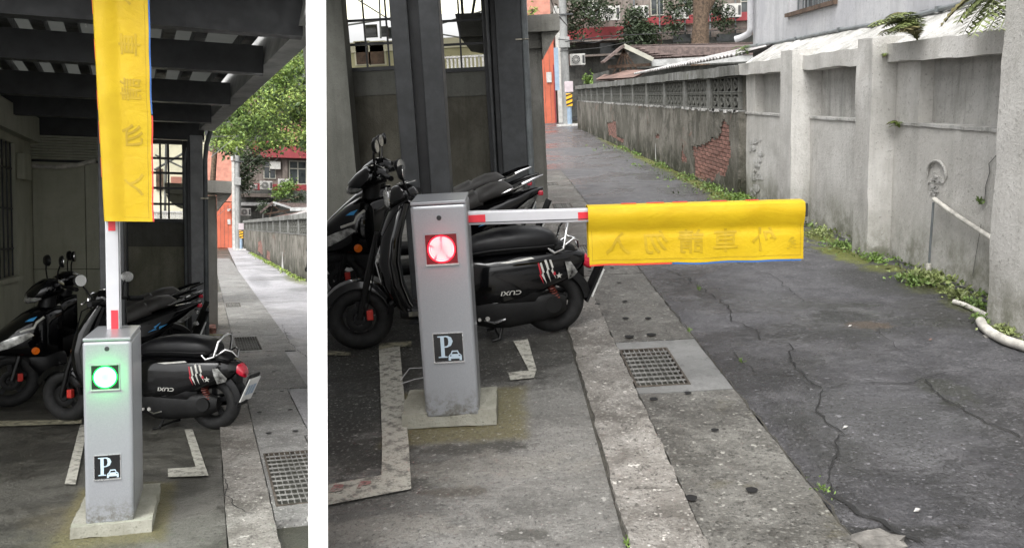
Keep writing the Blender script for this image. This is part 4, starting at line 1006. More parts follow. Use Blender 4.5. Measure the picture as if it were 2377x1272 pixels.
def retro_scooter(label, loc, rz):
    t = thing('motor_scooter', label, 'scooter', loc, rz, 'motor scooters parked at the carport', local=True)
    WB = 1.22
    wheel(t, 'front_wheel', WB); wheel(t, 'rear_wheel', 0, disc=False)
    fender(t, 'front_fender', WB, .205, .245, 25, 165, .075, m_paint)
    mb = MB()
    for s in (-1, 1): mb.tube([(WB, s*.075, .205), (WB-.06, s*.07, .42), (WB-.15, s*.035, .72)], [.018, .02, .018], 8)
    build('fork', mb, m_engine, t, smooth=True)
    # leg shield and front cowl
    st = [(.22, .90, 0, .05, .13, 3), (.30, .955, 0, .06, .165, 3), (.42, 1.00, 0, .07, .185, 3), (.56, 1.015, 0, .075, .19, 2.6), (.70, .99, 0, .07, .17, 2.6), (.82, .945, 0, .06, .12, 2.6), (.90, .91, 0, .05, .075, 2.4)]
    mb = MB(); superloft(mb, [(p, a, b, hw, hh, e) for p, a, b, hw, hh, e in st], 24, 'z'); fs = build('front_cowl', mb, m_paint, t, smooth=True)
    build('cowl_trim', MB().tube([(1.07, .10, .44), (1.09, .12, .56), (1.05, .10, .68), (1.0, .12, .60), (1.03, .13, .50)], .007, 8), m_chrome, fs, smooth=True)
    for s in (-1, 1): build('front_indicator', MB().torus((1.06, s*.12, .58), (.8, s*.7, 0), .018, .02, 16, 8), m_clear_lens, fs, smooth=True)
    # handlebar head
    mb = MB(); superloft(mb, [(.80, 0, .93, .05, .03, 2.2), (.83, 0, .945, .085, .055, 2.4), (.89, 0, .95, .10, .07, 2.3), (.95, 0, .935, .085, .065, 2.2), (.985, 0, .92, .055, .05, 2)], 20)
    hd = build('handlebar_head', mb, m_paint, t, smooth=True)
    build('headlamp', MB().tube([(.96, 0, .93), (1.0, 0, .925), (1.012, 0, .924)], [.062, .058, .04], 20), m_clear_lens, hd, smooth=True)
    build('headlamp_rim', MB().torus((.985, 0, .927), (1, 0, -.1), .062, .008, 24, 8), m_chrome, hd, smooth=True)
    build('instrument_glass', MB().rings([[(.87+.06*math.cos(a)*k_, .07*math.sin(a)*k_, 1.018+.004*j-.15*(.06*math.cos(a)*k_)) for a in [2*math.pi*i/20 for i in range(20)]] for j, k_ in ((0, 1), (1, .98), (2, .7))]), m_clear_lens, hd, smooth=50)
    handlebar(t, .87, .945, .29)
    for s in (-1, 1): mirror(t, (.86, s*.17, .95), (.89, s*.27, 1.10), (-1, s*.15, .05) if s > 0 else (-.9, .5, .1), .055, .045)
    build('steering_neck', MB().cyl((.93, 0, .80), (.88, 0, .93), .04, 12), m_matt, t, smooth=40)
    # floor and underside
    superl = MB(); superloft(superl, [(.50, 0, .235, .13, .05, 4), (.60, 0, .22, .15, .045, 4), (.85, 0, .22, .15, .045, 4), (.97, 0, .25, .13, .06, 4)], 20); build('footboard', superl, m_matt, t, smooth=True)
    build('footboard_rail', MB().bar((.55, .155, .235), (.92, .155, .235), .012, .03), m_chrome, t)
    # rear bodywork
    bs = [(-.215, 0, .47, .05, .035, 2.2), (-.17, 0, .46, .09, .07, 2.6), (-.08, 0, .445, .13, .105, 3), (.05, 0, .425, .158, .13, 3.6), (.22, 0, .40, .172, .155, 4), (.38, 0, .385, .172, .165, 4), (.50, 0, .375, .155, .16, 3.6), (.58, 0, .37, .12, .15, 3)]
    mb = MB(); superloft(mb, bs, 32); bd = build('body_cowl', mb, m_paint, t, smooth=True)
    decal('lightning_decal', [[(x*.7+.02, z) for x, z in q_] for q_ in [[(.075,.50), (.055,.505), (.03,.44), (.045,.44), (.02,.36), (.06,.425), (.045,.428), (.07,.49)],
                              [(.03,.50), (.01,.50), (-.01,.45), (.005,.45), (-.03,.375), (.015,.43), (.0,.432)],
                              [(.115,.485), (.10,.49), (.075,.425), (.088,.425), (.06,.355), (.105,.41), (.09,.412)]]], bs, m_decal_w, bd)
    decal('lightning_decal', [[(x*.7+.02, z) for x, z in q_] for q_ in [[(.135,.485), (.122,.49), (.10,.42), (.11,.42), (.085,.35), (.125,.41), (.115,.41)], [(.0,.415), (-.02,.425), (-.03,.405), (-.01,.40)]]], bs, m_decal_r, bd)
    decal('star_decal', [[(-.02+(.022 if i % 2 == 0 else .009)*math.cos(math.pi*i/5+.3), .395+(.022 if i % 2 == 0 else .009)*math.sin(math.pi*i/5+.3)) for i in range(10)]], bs, m_decal_w, bd, .005)
    tx = text_mb('CUXI', .038, lambda v: (.285+v.x*1.45, surf_y(bs, .285+v.x*1.45, .318-v.y, .0035), .318-v.y), bold=.0005, shear=.2)
    # the maker's lettering stands upside down as in the photograph
    build('maker_lettering', tx, m_decal_w, bd)
    decal('painted_highlight', [[(.36,.505), (.15,.525), (.13,.515), (.30,.50)]], bs, m_decal_w, bd)  # silver strip near the cowl top paints in a highlight
    sd = MB(); superloft(sd, [(-.03, 0, .60, .09, .035, 2.4), (0, 0, .605, .125, .06, 2.6), (.06, 0, .61, .14, .078, 2.8), (.20, 0, .615, .145, .085, 2.8), (.34, 0, .61, .14, .083, 2.8), (.46, 0, .595, .12, .072, 2.6), (.56, 0, .575, .085, .05, 2.4), (.60, 0, .56, .05, .025, 2)], 28)
    st_ = build('seat', sd, m_seat, t, smooth=True)
    build('seat_piping', MB().tube([(.0, .128, .585), (.08, .143, .583), (.25, .148, .585), (.4, .139, .58), (.54, .10, .56)], .006, 8), m_matt, st_, smooth=True)
    rr = MB(); superloft(rr, [(-.20, 0, .40, .05, .07, 3), (-.14, 0, .47, .07, .09, 3), (-.06, 0, .545, .085, .05, 3), (.0, 0, .565, .09, .03, 3)], 20); build('tail_cowl', rr, m_matt, t, smooth=True)
    g = build('grab_rail', MB().tube([(.06, .105, .585), (.0, .125, .535), (-.06, .115, .555), (-.085, .10, .66), (-.105, .055, .705), (-.11, 0, .71), (-.105, -.055, .705), (-.085, -.10, .66), (-.06, -.115, .555), (.0, -.125, .535)], .009, 10), m_chrome, t, smooth=True)
    build('grab_rail_loop', MB().tube([(-.06, .08, .56), (-.13, .075, .605), (-.165, .05, .59), (-.18, 0, .54), (-.165, -.05, .59), (-.13, -.075, .605), (-.06, -.08, .56)], .008, 10), m_chrome, g, smooth=True)
    tl = MB(); superloft(tl, [(-.255, 0, .425, .03, .02, 2.2), (-.25, 0, .43, .045, .036, 2.4), (-.225, 0, .45, .058, .048, 2.6), (-.195, 0, .468, .06, .044, 2.6), (-.165, 0, .48, .055, .028, 2.4)], 22); build('tail_lamp', tl, m_red_lens, t, smooth=True)
    # side marker
    decal('rear_indicator', [[(-.06,.48), (-.10,.475), (-.15,.40), (-.13,.37), (-.085,.36)]], [(a, b, c, d*1.04, e*1.1, f) for a, b, c, d, e, f in bs], m_clear_lens, bd, .006)
    pm = Matrix.Translation((-.29, 0, .33)) @ Matrix.Rotation(R(-26), 4, 'Y')
    mg = build('plate_bracket', MB().box(.006, .02, -.075, .075, -.16, .10, pm), m_matt, t, bevel=.004); mg2 = build('licence_plate', MB().box(-.004, .004, -.085, .085, -.115, .075, pm), m_plate, mg, bevel=.002)
    build('plate_mark', MB().box(-.0055, -.0045, -.06, -.02, -.06, .02, pm).box(-.0055, -.0045, -.01, .02, -.06, .02, pm).box(-.0055, -.0045, .03, .06, -.06, .02, pm), m_bluegrey, mg2)
    fender(t, 'rear_mudguard', 0, .205, .25, 70, 175, .07, m_matt)
    mb = MB(); superloft(mb, [(-.07, .075, .205, .03, .05, 2.4), (0, .09, .205, .045, .085, 2.6), (.12, .09, .19, .055, .09, 3), (.3, .085, .185, .065, .105, 3), (.42, .08, .195, .07, .11, 3), (.55, .06, .20, .06, .08, 2.5), (.62, .05, .20, .04, .05, 2.4)], 20)
    en = build('engine_case', mb, m_engine, t, smooth=True)
    for x in (.02, .38): build('case_cover', MB().cyl((x, .12, .21), (x, .143, .21), .05, 18), m_engine, en, smooth=40)
    mb = MB(); superloft(mb, [(.08, .05, .29, .06, .05, 3), (.14, .06, .29, .09, .08, 3), (.34, .06, .29, .09, .08, 3), (.44, .05, .28, .07, .06, 3)], 16); build('air_box', mb, m_matt, t, smooth=True)
    mb = MB().cyl((-.02, .10, .215), (.06, .10, .37), .012, 8)
    sh = build('shock_absorber', mb, m_engine, t, smooth=40)
    pts = [(-.01+.06*i/60+.0, .10, .245+.11*i/60) for i in range(61)]
    mb = MB().tube([(p[0]+.024*math.cos(i*.75)*.9, .10+.024*math.sin(i*.75), p[2]) for i, p in enumerate(pts)], .0055, 6); build('spring', mb, m_spring, sh, smooth=True)
    build('exhaust', MB().tube([(.40,-.09,.18), (.2,-.12,.17), (.05,-.14,.19), (-.16,-.14,.22)], [.02,.025,.045,.05], 14), m_engine, t, smooth=40)
    build('centre_stand', MB().tube([(.33, .09, .14), (.37, .13, .02), (.42, .13, .012)], .010, 8).tube([(.33, -.09, .14), (.37, -.13, .02), (.42, -.13, .012)], .010, 8).tube([(.37,-.13,.03),(.37,.13,.03)], .008, 6), m_engine, t, smooth=True)
    mb = MB().tube([(.46, .13, .15), (.40, .15, .13), (.33, .155, .15)], .008, 8); build('kick_starter', mb, m_chrome, t, smooth=True)
    build('stand_bolt', MB().cyl((.44, .14, .16), (.44, .152, .16), .014, 12).cyl((.49, .14, .158), (.49, .152, .158), .010, 12), m_white_paint, t)
    build('brake_cable', MB().tube([(.86, .12, .93), (1.0, .12, .86), (1.07, .09, .70), (1.12, .08, .45), (1.17, .07, .26)], .005, 6).tube([(.86, -.12, .93), (.99, -.10, .88), (1.0, -.02, .80)], .005, 6), m_matt, t, smooth=True)
    build('side_fairing', MB().tube([(.97, .12, .34), (1.02, .13, .30), (1.03, .10, .24)], .02, 8), m_matt, t, smooth=True)
    return t
def sport_scooter(label, loc, rz, seat_m):
    t = thing('motor_scooter', label, 'scooter', loc, rz, 'motor scooters parked at the carport', local=True)
    WB = 1.25
    wheel(t, 'front_wheel', WB, .225, .05); wheel(t, 'rear_wheel', 0, .225, .05, False)
    fender(t, 'front_fender', WB, .225, .26, 20, 150, .07, m_matt)
    mb = MB()
    for s in (-1, 1): mb.tube([(WB, s*.075, .225), (WB-.08, s*.06, .48), (WB-.2, s*.035, .78)], [.02, .022, .018], 8)
    build('fork', mb, m_engine, t, smooth=True)
    ns = [(.86, 0, .58, .05, .24, 3), (.95, 0, .58, .14, .24, 3), (1.05, 0, .60, .18, .22, 2.8), (1.15, 0, .585, .175, .18, 2.6), (1.26, 0, .55, .145, .13, 2.4), (1.36, 0, .51, .10, .085, 2.2), (1.44, 0, .475, .05, .04, 2), (1.465, 0, .465, .02, .015, 2)]
    mb = MB(); superloft(mb, ns, 28); fc = build('front_cowl', mb, m_paint, t, smooth=True)
    for s in (-1, 1):
        mb = MB(); vs = []
        pl = [(1.40, .50), (1.33, .555), (1.24, .595), (1.13, .625), (1.10, .60), (1.18, .55), (1.28, .50), (1.37, .475)]
        vs = [(x, s*(surf_y(ns, x, z, .007)), z) for x, z in pl]; cx_ = (1.24, s*surf_y(ns, 1.24, .55, .012), .55)
        mb.add([cx_]+vs, [(0, i+1, (i+1) % 8+1) for i in range(8)]); build('front_lamp', mb, m_clear_lens, fc, smooth=True)
        o_ = (1.09, s*surf_y(ns, 1.09, .47, 0), .47)
        build('side_reflector', MB().cyl(o_, (o_[0], o_[1]+s*.014, o_[2]), .030, 20), m_orange_lens, fc)
    build('cowl_stripe', MB().tube([(1.02, surf_y(ns,1.02,.74), .74), (1.08, surf_y(ns,1.08,.70), .70), (1.1, surf_y(ns,1.10,.66), .66), (1.2, surf_y(ns,1.2,.63), .63)], .010, 8), m_decal_w, fc, smooth=True)
    decal('front_decal', [[(1.16,.71), (1.12,.735), (1.07,.75), (1.10,.715)]], ns, m_decal_b, fc, .005)
    lo = MB(); superloft(lo, [(.84, 0, .33, .10, .10, 3), (.95, 0, .34, .15, .13, 3), (1.05, 0, .36, .13, .10, 3), (1.12, 0, .40, .09, .06, 2.5)], 22); build('lower_fairing', lo, m_matt, t, smooth=True)
    hd = MB(); superloft(hd, [(.84, 0, .97, .06, .05, 2.4), (.90, 0, .98, .13, .075, 2.6), (.98, 0, .965, .15, .085, 2.6), (1.06, 0, .93, .12, .065, 2.4), (1.12, 0, .90, .06, .035, 2)], 22); hh = build('handlebar_cover', hd, m_paint, t, smooth=True)
    hl = MB(); superloft(hl, [(1.00, 0, .93, .12, .045, 2.6), (1.06, 0, .905, .11, .055, 2.6), (1.115, 0, .885, .07, .04, 2.2), (1.135, 0, .875, .03, .02, 2)], 20); build('headlamp', hl, m_clear_lens, hh, smooth=True)
    build('neck', MB().tube([(.98, 0, .75), (.94, 0, .95)], [.07, .06], 14), m_matt, t, smooth=40)
    handlebar(t, .90, .985, .33)
    mirror(t, (.92, .16, 1.02), (.90, .30, 1.20), (-1, .25, .05), .065, .05); mirror(t, (.92, -.16, 1.02), (.88, -.30, 1.19), (-1, -.1, 0), .065, .05)
    mb = MB(); superloft(mb, [(.46, 0, .28, .14, .06, 4), (.6, 0, .27, .17, .045, 4), (.84, 0, .27, .16, .045, 4), (.92, 0, .32, .13, .09, 4)], 20); build('footboard', mb, m_matt, t, smooth=True)
    bs = [(-.34, 0, .79, .015, .012, 2), (-.28, 0, .77, .06, .03, 2.4), (-.16, 0, .72, .11, .06, 2.8), (0, 0, .65, .145, .10, 3), (.18, 0, .57, .16, .14, 3.4), (.34, 0, .51, .155, .17, 3.4), (.46, 0, .47, .12, .16, 3)]
    mb = MB(); superloft(mb, bs, 30); bd = build('body_cowl', mb, m_paint, t, smooth=True)
    for s in (-1, 1):
        pl = [(-.30, .755), (-.24, .68), (-.14, .62), (-.02, .615), (-.12, .67), (-.20, .72)]
        build('tail_indicator', MB().add([(x, s*(surf_y([(a, b, c-.02, d*1.05, e*1.5, f) for a, b, c, d, e, f in bs], x, z, .01)), z) for x, z in pl], [tuple(range(6))]), m_clear_lens, bd)
    decal('side_decal', [[(.08,.64), (.15,.60), (.13,.585), (.20,.555), (.12,.575), (.13,.59)], [(.10,.60), (.02,.62), (.10,.575)]], bs, m_decal_b, bd, .005)
    s1 = MB(); superloft(s1, [(-.10, 0, .80, .06, .03, 2.4), (-.04, 0, .815, .10, .055, 2.6), (.06, 0, .80, .12, .06, 2.8), (.16, 0, .765, .125, .055, 2.8), (.20, 0, .745, .11, .04, 2.6)], 24); st_ = build('pillion_seat', s1, seat_m, t, smooth=True)
    s2_ = MB(); superloft(s2_, [(.14, 0, .74, .10, .05, 2.6), (.20, 0, .745, .13, .07, 2.8), (.32, 0, .70, .135, .065, 2.8), (.46, 0, .655, .10, .055, 2.6), (.56, 0, .63, .06, .035, 2.2)], 24); build('rider_seat', s2_, seat_m, t, smooth=True)
    for s in (-1, 1): build('grab_handle', MB().tube([(.0, s*.10, .78), (-.12, s*.125, .83), (-.24, s*.105, .875), (-.33, s*.07, .90)], [.008, .016, .014, .007], 8), m_chrome if s > 0 else m_paint, t, smooth=True)
    build('tail_lamp', MB().box(-.335, -.29, -.05, .05, .74, .78), m_red_lens, t, bevel=.01)
    fender(t, 'rear_mudguard', 0, .225, .27, 60, 180, .07, m_matt)
    pm = Matrix.Translation((-.33, 0, .55)) @ Matrix.Rotation(R(-25), 4, 'Y')
    mg = build('plate_bracket', MB().box(.006, .02, -.07, .07, -.18, .16, pm), m_matt, t); build('licence_plate', MB().box(-.004, .004, -.085, .085, -.12, .06, pm), m_plate, mg, bevel=.002)
    build('rear_indicator_bulb', MB().tube([(-.24, .10, .60), (-.25, .13, .60), (-.25, .15, .60)], [.015, .022, .012], 12), m_clear_lens, t, smooth=True)
    mb = MB(); superloft(mb, [(-.06, .08, .225, .03, .05, 2.4), (.05, .09, .225, .045, .07, 2.6), (.3, .09, .23, .05, .07, 3), (.46, .08, .25, .04, .06, 2.5)], 18); build('engine_case', mb, m_engine, t, smooth=True)
    build('shock_absorber', MB().cyl((-.01, .11, .25), (.03, .11, .52), .026, 12), m_engine, t, smooth=40)
    build('exhaust', MB().tube([(.40,-.10,.2), (.2,-.13,.2), (.05,-.15,.23), (-.18,-.15,.30)], [.02,.025,.045,.05], 14), m_engine, t, smooth=40)
    build('centre_stand', MB().tube([(.33, .09, .2), (.37, .13, .02), (.42, .13, .012)], .010, 8).tube([(.33, -.09, .2), (.37, -.13, .02), (.42, -.13, .012)], .010, 8), m_engine, t, smooth=True)
    return t

# ---------------------------------------------------------------- barrier cabinets, arms and banners
def P_poly():
    stem = [(-.30,-.5), (.12,-.5), (.12,-.46), (.0,-.44), (.0,.44), (.10,.455), (.18,.40), (.21,.24), (.18,.08), (.10,.02), (.0,.015), (.0,-.035), (.14,-.03), (.32,.05), (.41,.24), (.34,.42), (.18,.5), (-.30,.5), (-.30,.46), (-.17,.44), (-.17,-.44), (-.30,-.46)]
    return stem
def cabinet(name_lab, x0, wd, y0, dep, z0, h, green, keyz, lampc, pc, lean=0):
    t = thing('barrier_gate', name_lab, 'barrier gate', (x0+wd/2, y0+dep/2, z0), 0, 'barrier gate cabinets')
    x1, y1, z1 = x0+wd, y0+dep, z0+h
    b = build('housing', MB().box(x0, x1, y0, y1, z0, z1-.012), m_silver, t, bevel=.016, seg=4)
    build('top_lid', MB().box(x0+.002, x1-.002, y0+.003, y1-.002, z1-.011, z1+.004), m_silver, t, bevel=.003)
    build('door_seam', MB().box(x1-.001, x1+.0008, y0+.05, y0+.053, z0+.03, z1-.03), m_steel, t)
    yf = y0
    k_ = build('lock', MB().torus((x0+wd/2, yf-.001, keyz), (0,1,0), .009, .0022, 20, 6).bar((x0+wd/2-.006, yf-.003, keyz), (x0+wd/2+.006, yf-.003, keyz), .002, .002).cyl((x0+wd/2, yf+.002, keyz), (x0+wd/2, yf-.0015, keyz), .007, 14), m_steel, t)
    lx, lz = lampc; s = .070*wd/.25
    lw = build('lamp_window', MB().box(lx-s, lx+s, yf-.002, yf+.01, lz-s*.95, lz+s*.95), m_black_gloss if green else m_lamp_back, t)
    build('lamp_lip', MB().box(lx-s-.004, lx+s+.004, yf-.009, yf-.0001, lz-s*.95-.007, lz-s*.95-.0005), m_silver_edge, lw)
    build('lamp_frame', MB().box(lx-s-.003, lx-s-.0003, yf-.004, yf-.0001, lz-s*.95, lz+s*.95).box(lx+s+.0003, lx+s+.003, yf-.004, yf-.0001, lz-s*.95, lz+s*.95).box(lx-s-.003, lx+s+.003, yf-.004, yf-.0001, lz+s*.95+.0003, lz+s*.95+.003), m_silver, lw)
    rd = s*.83; mb = MB(); mc = MB()
    # leds in rings, parted by five spokes
    for ri, (rr, n_) in enumerate(((.17, 5), (.32, 12), (.47, 20), (.62, 28), (.77, 36), (.92, 44))):
        for i in range(n_):
            a = 2*math.pi*(i+.5)/n_+.3
            if ri > 0 and not green and min(abs(((a-.3) % (2*math.pi/5)) - 0), abs(((a-.3) % (2*math.pi/5)) - 2*math.pi/5))*rr*rd < .0028: continue
            c = (lx+rr*rd*math.cos(a), lz+rr*rd*math.sin(a)); q = (.0030 if green else .0023)*wd/.25
            mb.add([(c[0]+q*math.cos(t_), yf-.0056, c[1]+q*math.sin(t_)) for t_ in [math.pi*j/3 for j in range(6)]], [tuple(range(6))[::-1]])
            mb.add([(c[0]+q*(1 if j % 2 else 1)*math.cos(math.pi*j/3), yf-(.0056 if 1 else 0)+(.0026 if k2 else 0), c[1]+q*math.sin(math.pi*j/3)) for k2 in (0,1) for j in range(6)], [(j, (j+1) % 6, (j+1) % 6+6, j+6) for j in range(6)])
    mc.add([(lx, yf-.0026, lz)]+[(lx+1.07*rd*math.cos(2*math.pi*i/40), yf-.0026, lz+1.07*rd*math.sin(2*math.pi*i/40)) for i in range(40)], [(0, (i+1) % 40+1, i+1) for i in range(40)])
    build('lamp_disc', mc, m_led_green_c if green else m_led_red_c, lw)
    ld = build('led_array', mb, m_led_green if green else m_led_red, lw); ld['kind'] = 'stuff'
    gl_ = bpy.data.lights.new('lamp_glow', 'POINT'); gl_.energy = .8 if green else .22; gl_.color = (0,1,.12) if green else (1,.08,.08); gl_.shadow_soft_size = .02
    go_ = bpy.data.objects.new('lamp_glow', gl_); C.objects.link(go_); go_.parent = lw; go_.location = Vector((lx, yf-.05, lz))-Vector(t['_o'])
    px, pz = pc; s = .066*wd/.25
    pp = build('parking_plate', MB().box(px-s, px+s, yf-.002, yf+.01, pz-s, pz+s), m_black_gloss, t)
    build('plate_frame', MB().box(px-s-.004, px+s+.004, yf-.008, yf-.0001, pz-s-.006, pz-s-.0005).box(px-s-.003, px-s-.0003, yf-.004, yf-.0001, pz-s, pz+s).box(px+s+.0003, px+s+.003, yf-.004, yf-.0001, pz-s, pz+s).box(px-s-.003, px+s+.003, yf-.004, yf-.0001, pz+s+.0003, pz+s+.003), m_silver_edge, pp)
    k2 = s*1.55
    build('parking_letter', MB().pxz([(px-s*.28+u*k2*.95, pz+s*.06+v*k2) for u, v in P_poly()], yf-.0045, yf-.0021), m_icon, pp)
    car = [(-.5,-.5), (-.5,-.1), (-.42,.05), (-.33,.12), (-.22,.42), (.22,.42), (.33,.12), (.42,.05), (.5,-.1), (.5,-.5), (.33,-.5), (.33,-.34), (-.33,-.34), (-.33,-.5)]
    k3 = s*.92
    f = lambda u, v: (px+s*.42+u*k3, pz-s*.56+v*k3*.82)
    build('car_symbol', MB().pxz([f(u, v) for u, v in car], yf-.0045, yf-.0021), m_icon, pp)
    build('car_symbol_detail', MB().pxz([f(u, v) for u, v in ((-.24,.12), (-.17,.31), (.17,.31), (.24,.12))], yf-.0052, yf-.0046).pxz([f(u, v) for u, v in ((-.40,-.08), (-.40,.0), (-.27,-.0), (-.27,-.08))], yf-.0052, yf-.0046).pxz([f(u, v) for u, v in ((.27,-.08), (.27,.0), (.40,.0), (.40,-.08))], yf-.0052, yf-.0046), m_black_gloss, pp)
    return t
def banner(t, origin, U, N, Lb, Hb, hang, seamt):
    """vinyl banner sleeve. U: along the arm, N: away from the arm edge, F: out of the face"""
    U, N = Vector(U), Vector(N); F = Vector((0,-1,0)); O = Vector(origin)
    nu, nv = 60, 26; mb = MB(); vs = []
    def S(u, v):
        # sleeve bulges over the arm, then falls; ripples along the length
        x = u*Lb; y = v*Hb
        sl_ = .017*math.exp(-((v-.12)/.20)**2) - .006*math.exp(-((v-.44)/.09)**2)
        if hang: sl_ = .014*math.exp(-((v-.14)/.2)**2) - .003*math.exp(-((v-.42)/.08)**2)
        rip = .007*noise.noise(Vector((x*3.2, y*2, .3))) + .004*noise.noise(Vector((x*9, y*5, 2)))
        rip += .0022*math.sin(x*14+y*9)*v + .003*noise.noise(Vector((x*6+y*8, y*10, 4)))*(.3+v)
        sk = .008*noise.noise(Vector((x*5, 0, 7)))*(1 if v > .5 else .2)
        y *= (.85+.15*u) if hang else 1
        return O + U*x + N*(y+sk*v) + F*(sl_+rip+.030)
    for k_ in (0, 1):
        for j in range(nv+1):
            for i in range(nu+1): vs.append(S(i/nu, j/nv) - F*(.0022*k_))
    n1 = (nu+1)*(nv+1)
    fs = []
    for j in range(nv):
        for i in range(nu):
            a = j*(nu+1)+i; fs.append((a, a+1, a+nu+2, a+nu+1)); fs.append((n1+a, n1+a+nu+1, n1+a+nu+2, n1+a+1))
    for i in range(nu):
        for j in (0, nv): a = j*(nu+1)+i; fs.append((a, n1+a, n1+a+1, a+1))
    for j in range(nv):
        for i in (0, nu): a = j*(nu+1)+i; fs.append((a, a+nu+1, n1+a+nu+1, n1+a))
    mb.add(vs, fs); sh = build('banner_sheet', mb, m_vinyl, t, smooth=50)
    # back leaf of the sleeve, over the top of the arm and down behind
    mb = MB(); vs = []
    for i in range(nu+1):
        x = i/nu*Lb
        for q in range(7):
            a = math.pi*q/6
            front = S(i/nu, 0); w_ = .10
            vs.append(front - N*(.010*math.sin(a)) - F*(w_*(1-math.cos(a))/2))
        vs.append(S(i/nu, 0) - F*.10 + N*Hb*(.76 if hang else .93))
    for i in range(nu):
        for q in range(7): a = i*8+q; fs_ = (a, a+8, a+9, a+1); mb.f.append(fs_)
    mb.v = [tuple(v) for v in vs]; build('banner_back', mb, m_vinyl, t, smooth=60)
    def line(u0, v0, u1, v1, wd, m, nm, off=.0012, dash=0):
        n_ = 60; mb = MB()
        for i in range(n_):
            if dash and i % 2: continue
            a, b = i/n_, (i+1)/n_
            p = [S(u0+(u1-u0)*k_, v0+(v1-v0)*k_) + F*off for k_ in (a, b)]
            d = (N if abs(u1-u0) > abs(v1-v0) else U)*wd/2
            mb.add([p[0]-d, p[1]-d, p[1]+d, p[0]+d], [(0,1,2,3)])
        return build(nm, mb, m, sh)
    line(.01, .93, .99, .93, .0014, m_stitch, 'stitch_line'); line(.985, .35, .985, .93, .0012, m_stitch, 'stitch_line'); line(.015, .4, .015, .93, .0012, m_stitch, 'stitch_line')
    # hem tapes: red first, blue beyond
    def hem(u0, u1, v, m):
        mb = MB(); n_ = 40; rings = []
        for i in range(n_+1):
            p = S(u0+(u1-u0)*i/n_, v); rings.append([p+N*.001-F*.004, p+N*.008-F*.004, p+N*.008+F*.001, p+N*.001+F*.001])
        mb.rings(rings); build('hem_tape', mb, m, sh)
    hem(.0, .385, 1.0, m_hem_red); hem(.39, .99, 1.0, m_hem_blue)
    for u0, u1 in ((.16,.23), (.28,.36), (.40,.47), (.58,.65), (.74,.80)):
        mb = MB(); rings = []
        for i in range(9):
            p = S(u0+(u1-u0)*i/8, 0); rings.append([p-N*.011-F*.045, p-N*.013-F*.045, p-N*.013-F*.065, p-N*.011-F*.065])
        mb.rings(rings); build('tape_mark', mb, m_hem_red, sh)
    # lettering that shows through from the far side, so it reads mirrored
    for chx, uu, sz in (('外', .815, .115), ('車', .635, .115), ('請', .475, .115), ('勿', .31, .115), ('入', .135, .115)):
        def place(v, uu=uu):
            u = uu - v.x/Lb*1.05; vv = .66 - v.y/Hb*1.0
            return S(min(.99, max(0, u)), min(.99, vv)) + F*.0022
        raw = text_mb(chx, sz, lambda v: (v.x, v.y, 0), bold=.0016)
        build('show_through_character', MB().add([place(Vector(v)) for v in raw.v], raw.f), m_print, sh)
    mb = MB()
    for i in range(14):
        cx_, cy_ = .94+random.uniform(-.018, .018), .70+random.uniform(-.10, .10)
        p = S(cx_, cy_)+F*.0016; q = S(cx_+.012, cy_+random.uniform(-.03, .03))+F*.0016
        mb.add([p, p+N*.006, q+N*.006, q], [(0,1,2,3)])
    build('faint_mark', mb, m_print2, sh)
    return sh

State.fr = FLAT
LEANR = 0
# plinth and mortar
pl_ = MB(); rbox(pl_, -.545, -.105, 3.805, 4.135, 0, .075, .05, .008, 9.)
tag(build('plinth', pl_, m_block_conc, None, smooth=60, bevel=.01), 'pale cast concrete plinth under the red-lit cabinet', 'plinth')
cabR = cabinet('silver barrier cabinet showing a red round light, its arm lowered across the alley', -.433, .25, 3.80, .33, .05, 1.005, False, .985, (-.306, .845), (-.305, .388))
a0, a1, a2 = (-0.187, 3.96, 0.956), (0.369, 3.96, 0.943), (1.373, 3.96, 0.913)
A = build('arm', MB().bar((a0[0]-.10, 3.96, a0[2]+.003), (a2[0]-.005, 3.96, a2[2]), .045, .062), m_arm, cabR, bevel=.006)
build('arm_groove', MB().bar((a0[0]-.002, 3.936, a0[2]-.019), (a1[0]+.1, 3.936, a1[2]-.019), .004, .003), m_steel2, A)
build('red_mark', MB().bar((a0[0]+.002, 3.9365, a0[2]-.003), ((-0.106, 3.96, 0.938)[0], 3.9365, a0[2]-.003), .003, .036), m_arm_red, A)
build('red_mark', MB().bar(((0.321, 3.96, 0.941)[0], 3.9365, a1[2]-.003), (a1[0]+.02, 3.9365, a1[2]-.003), .003, .036), m_arm_red, A)
build('end_cap', MB().bar((a2[0]-.004, 3.96, a2[2]), (a2[0]+.010, 3.96, a2[2]), .047, .064), m_steel, A, bevel=.003)
Bn = thing('banner', 'yellow vinyl banner hung level from the lowered arm, faint mirrored characters', 'banner', (.85, 3.93, .72))
t0, t1 = Vector((0.363, 3.9, 0.979)), Vector((1.352, 3.9, 0.954))
U = (t1-t0).normalized(); banner(Bn, (t0.x, 3.93, t0.z), U, (0, 0, -1), (t1-t0).length, .262, False, 0)
retro_scooter('black retro scooter with chrome rail and red tail lamp behind the red-lit cabinet', (.255, 5.36, 0), R(180+8))
sport_scooter('black scooter with grey seat, right behind the retro scooter in the right view', (-.06, 6.55, 0), R(180+10), m_seat_g)
sport_scooter('black scooter farthest back in the right view, pale mirror above its seat', (-.12, 7.35, 0), R(180+6), m_seat_g)

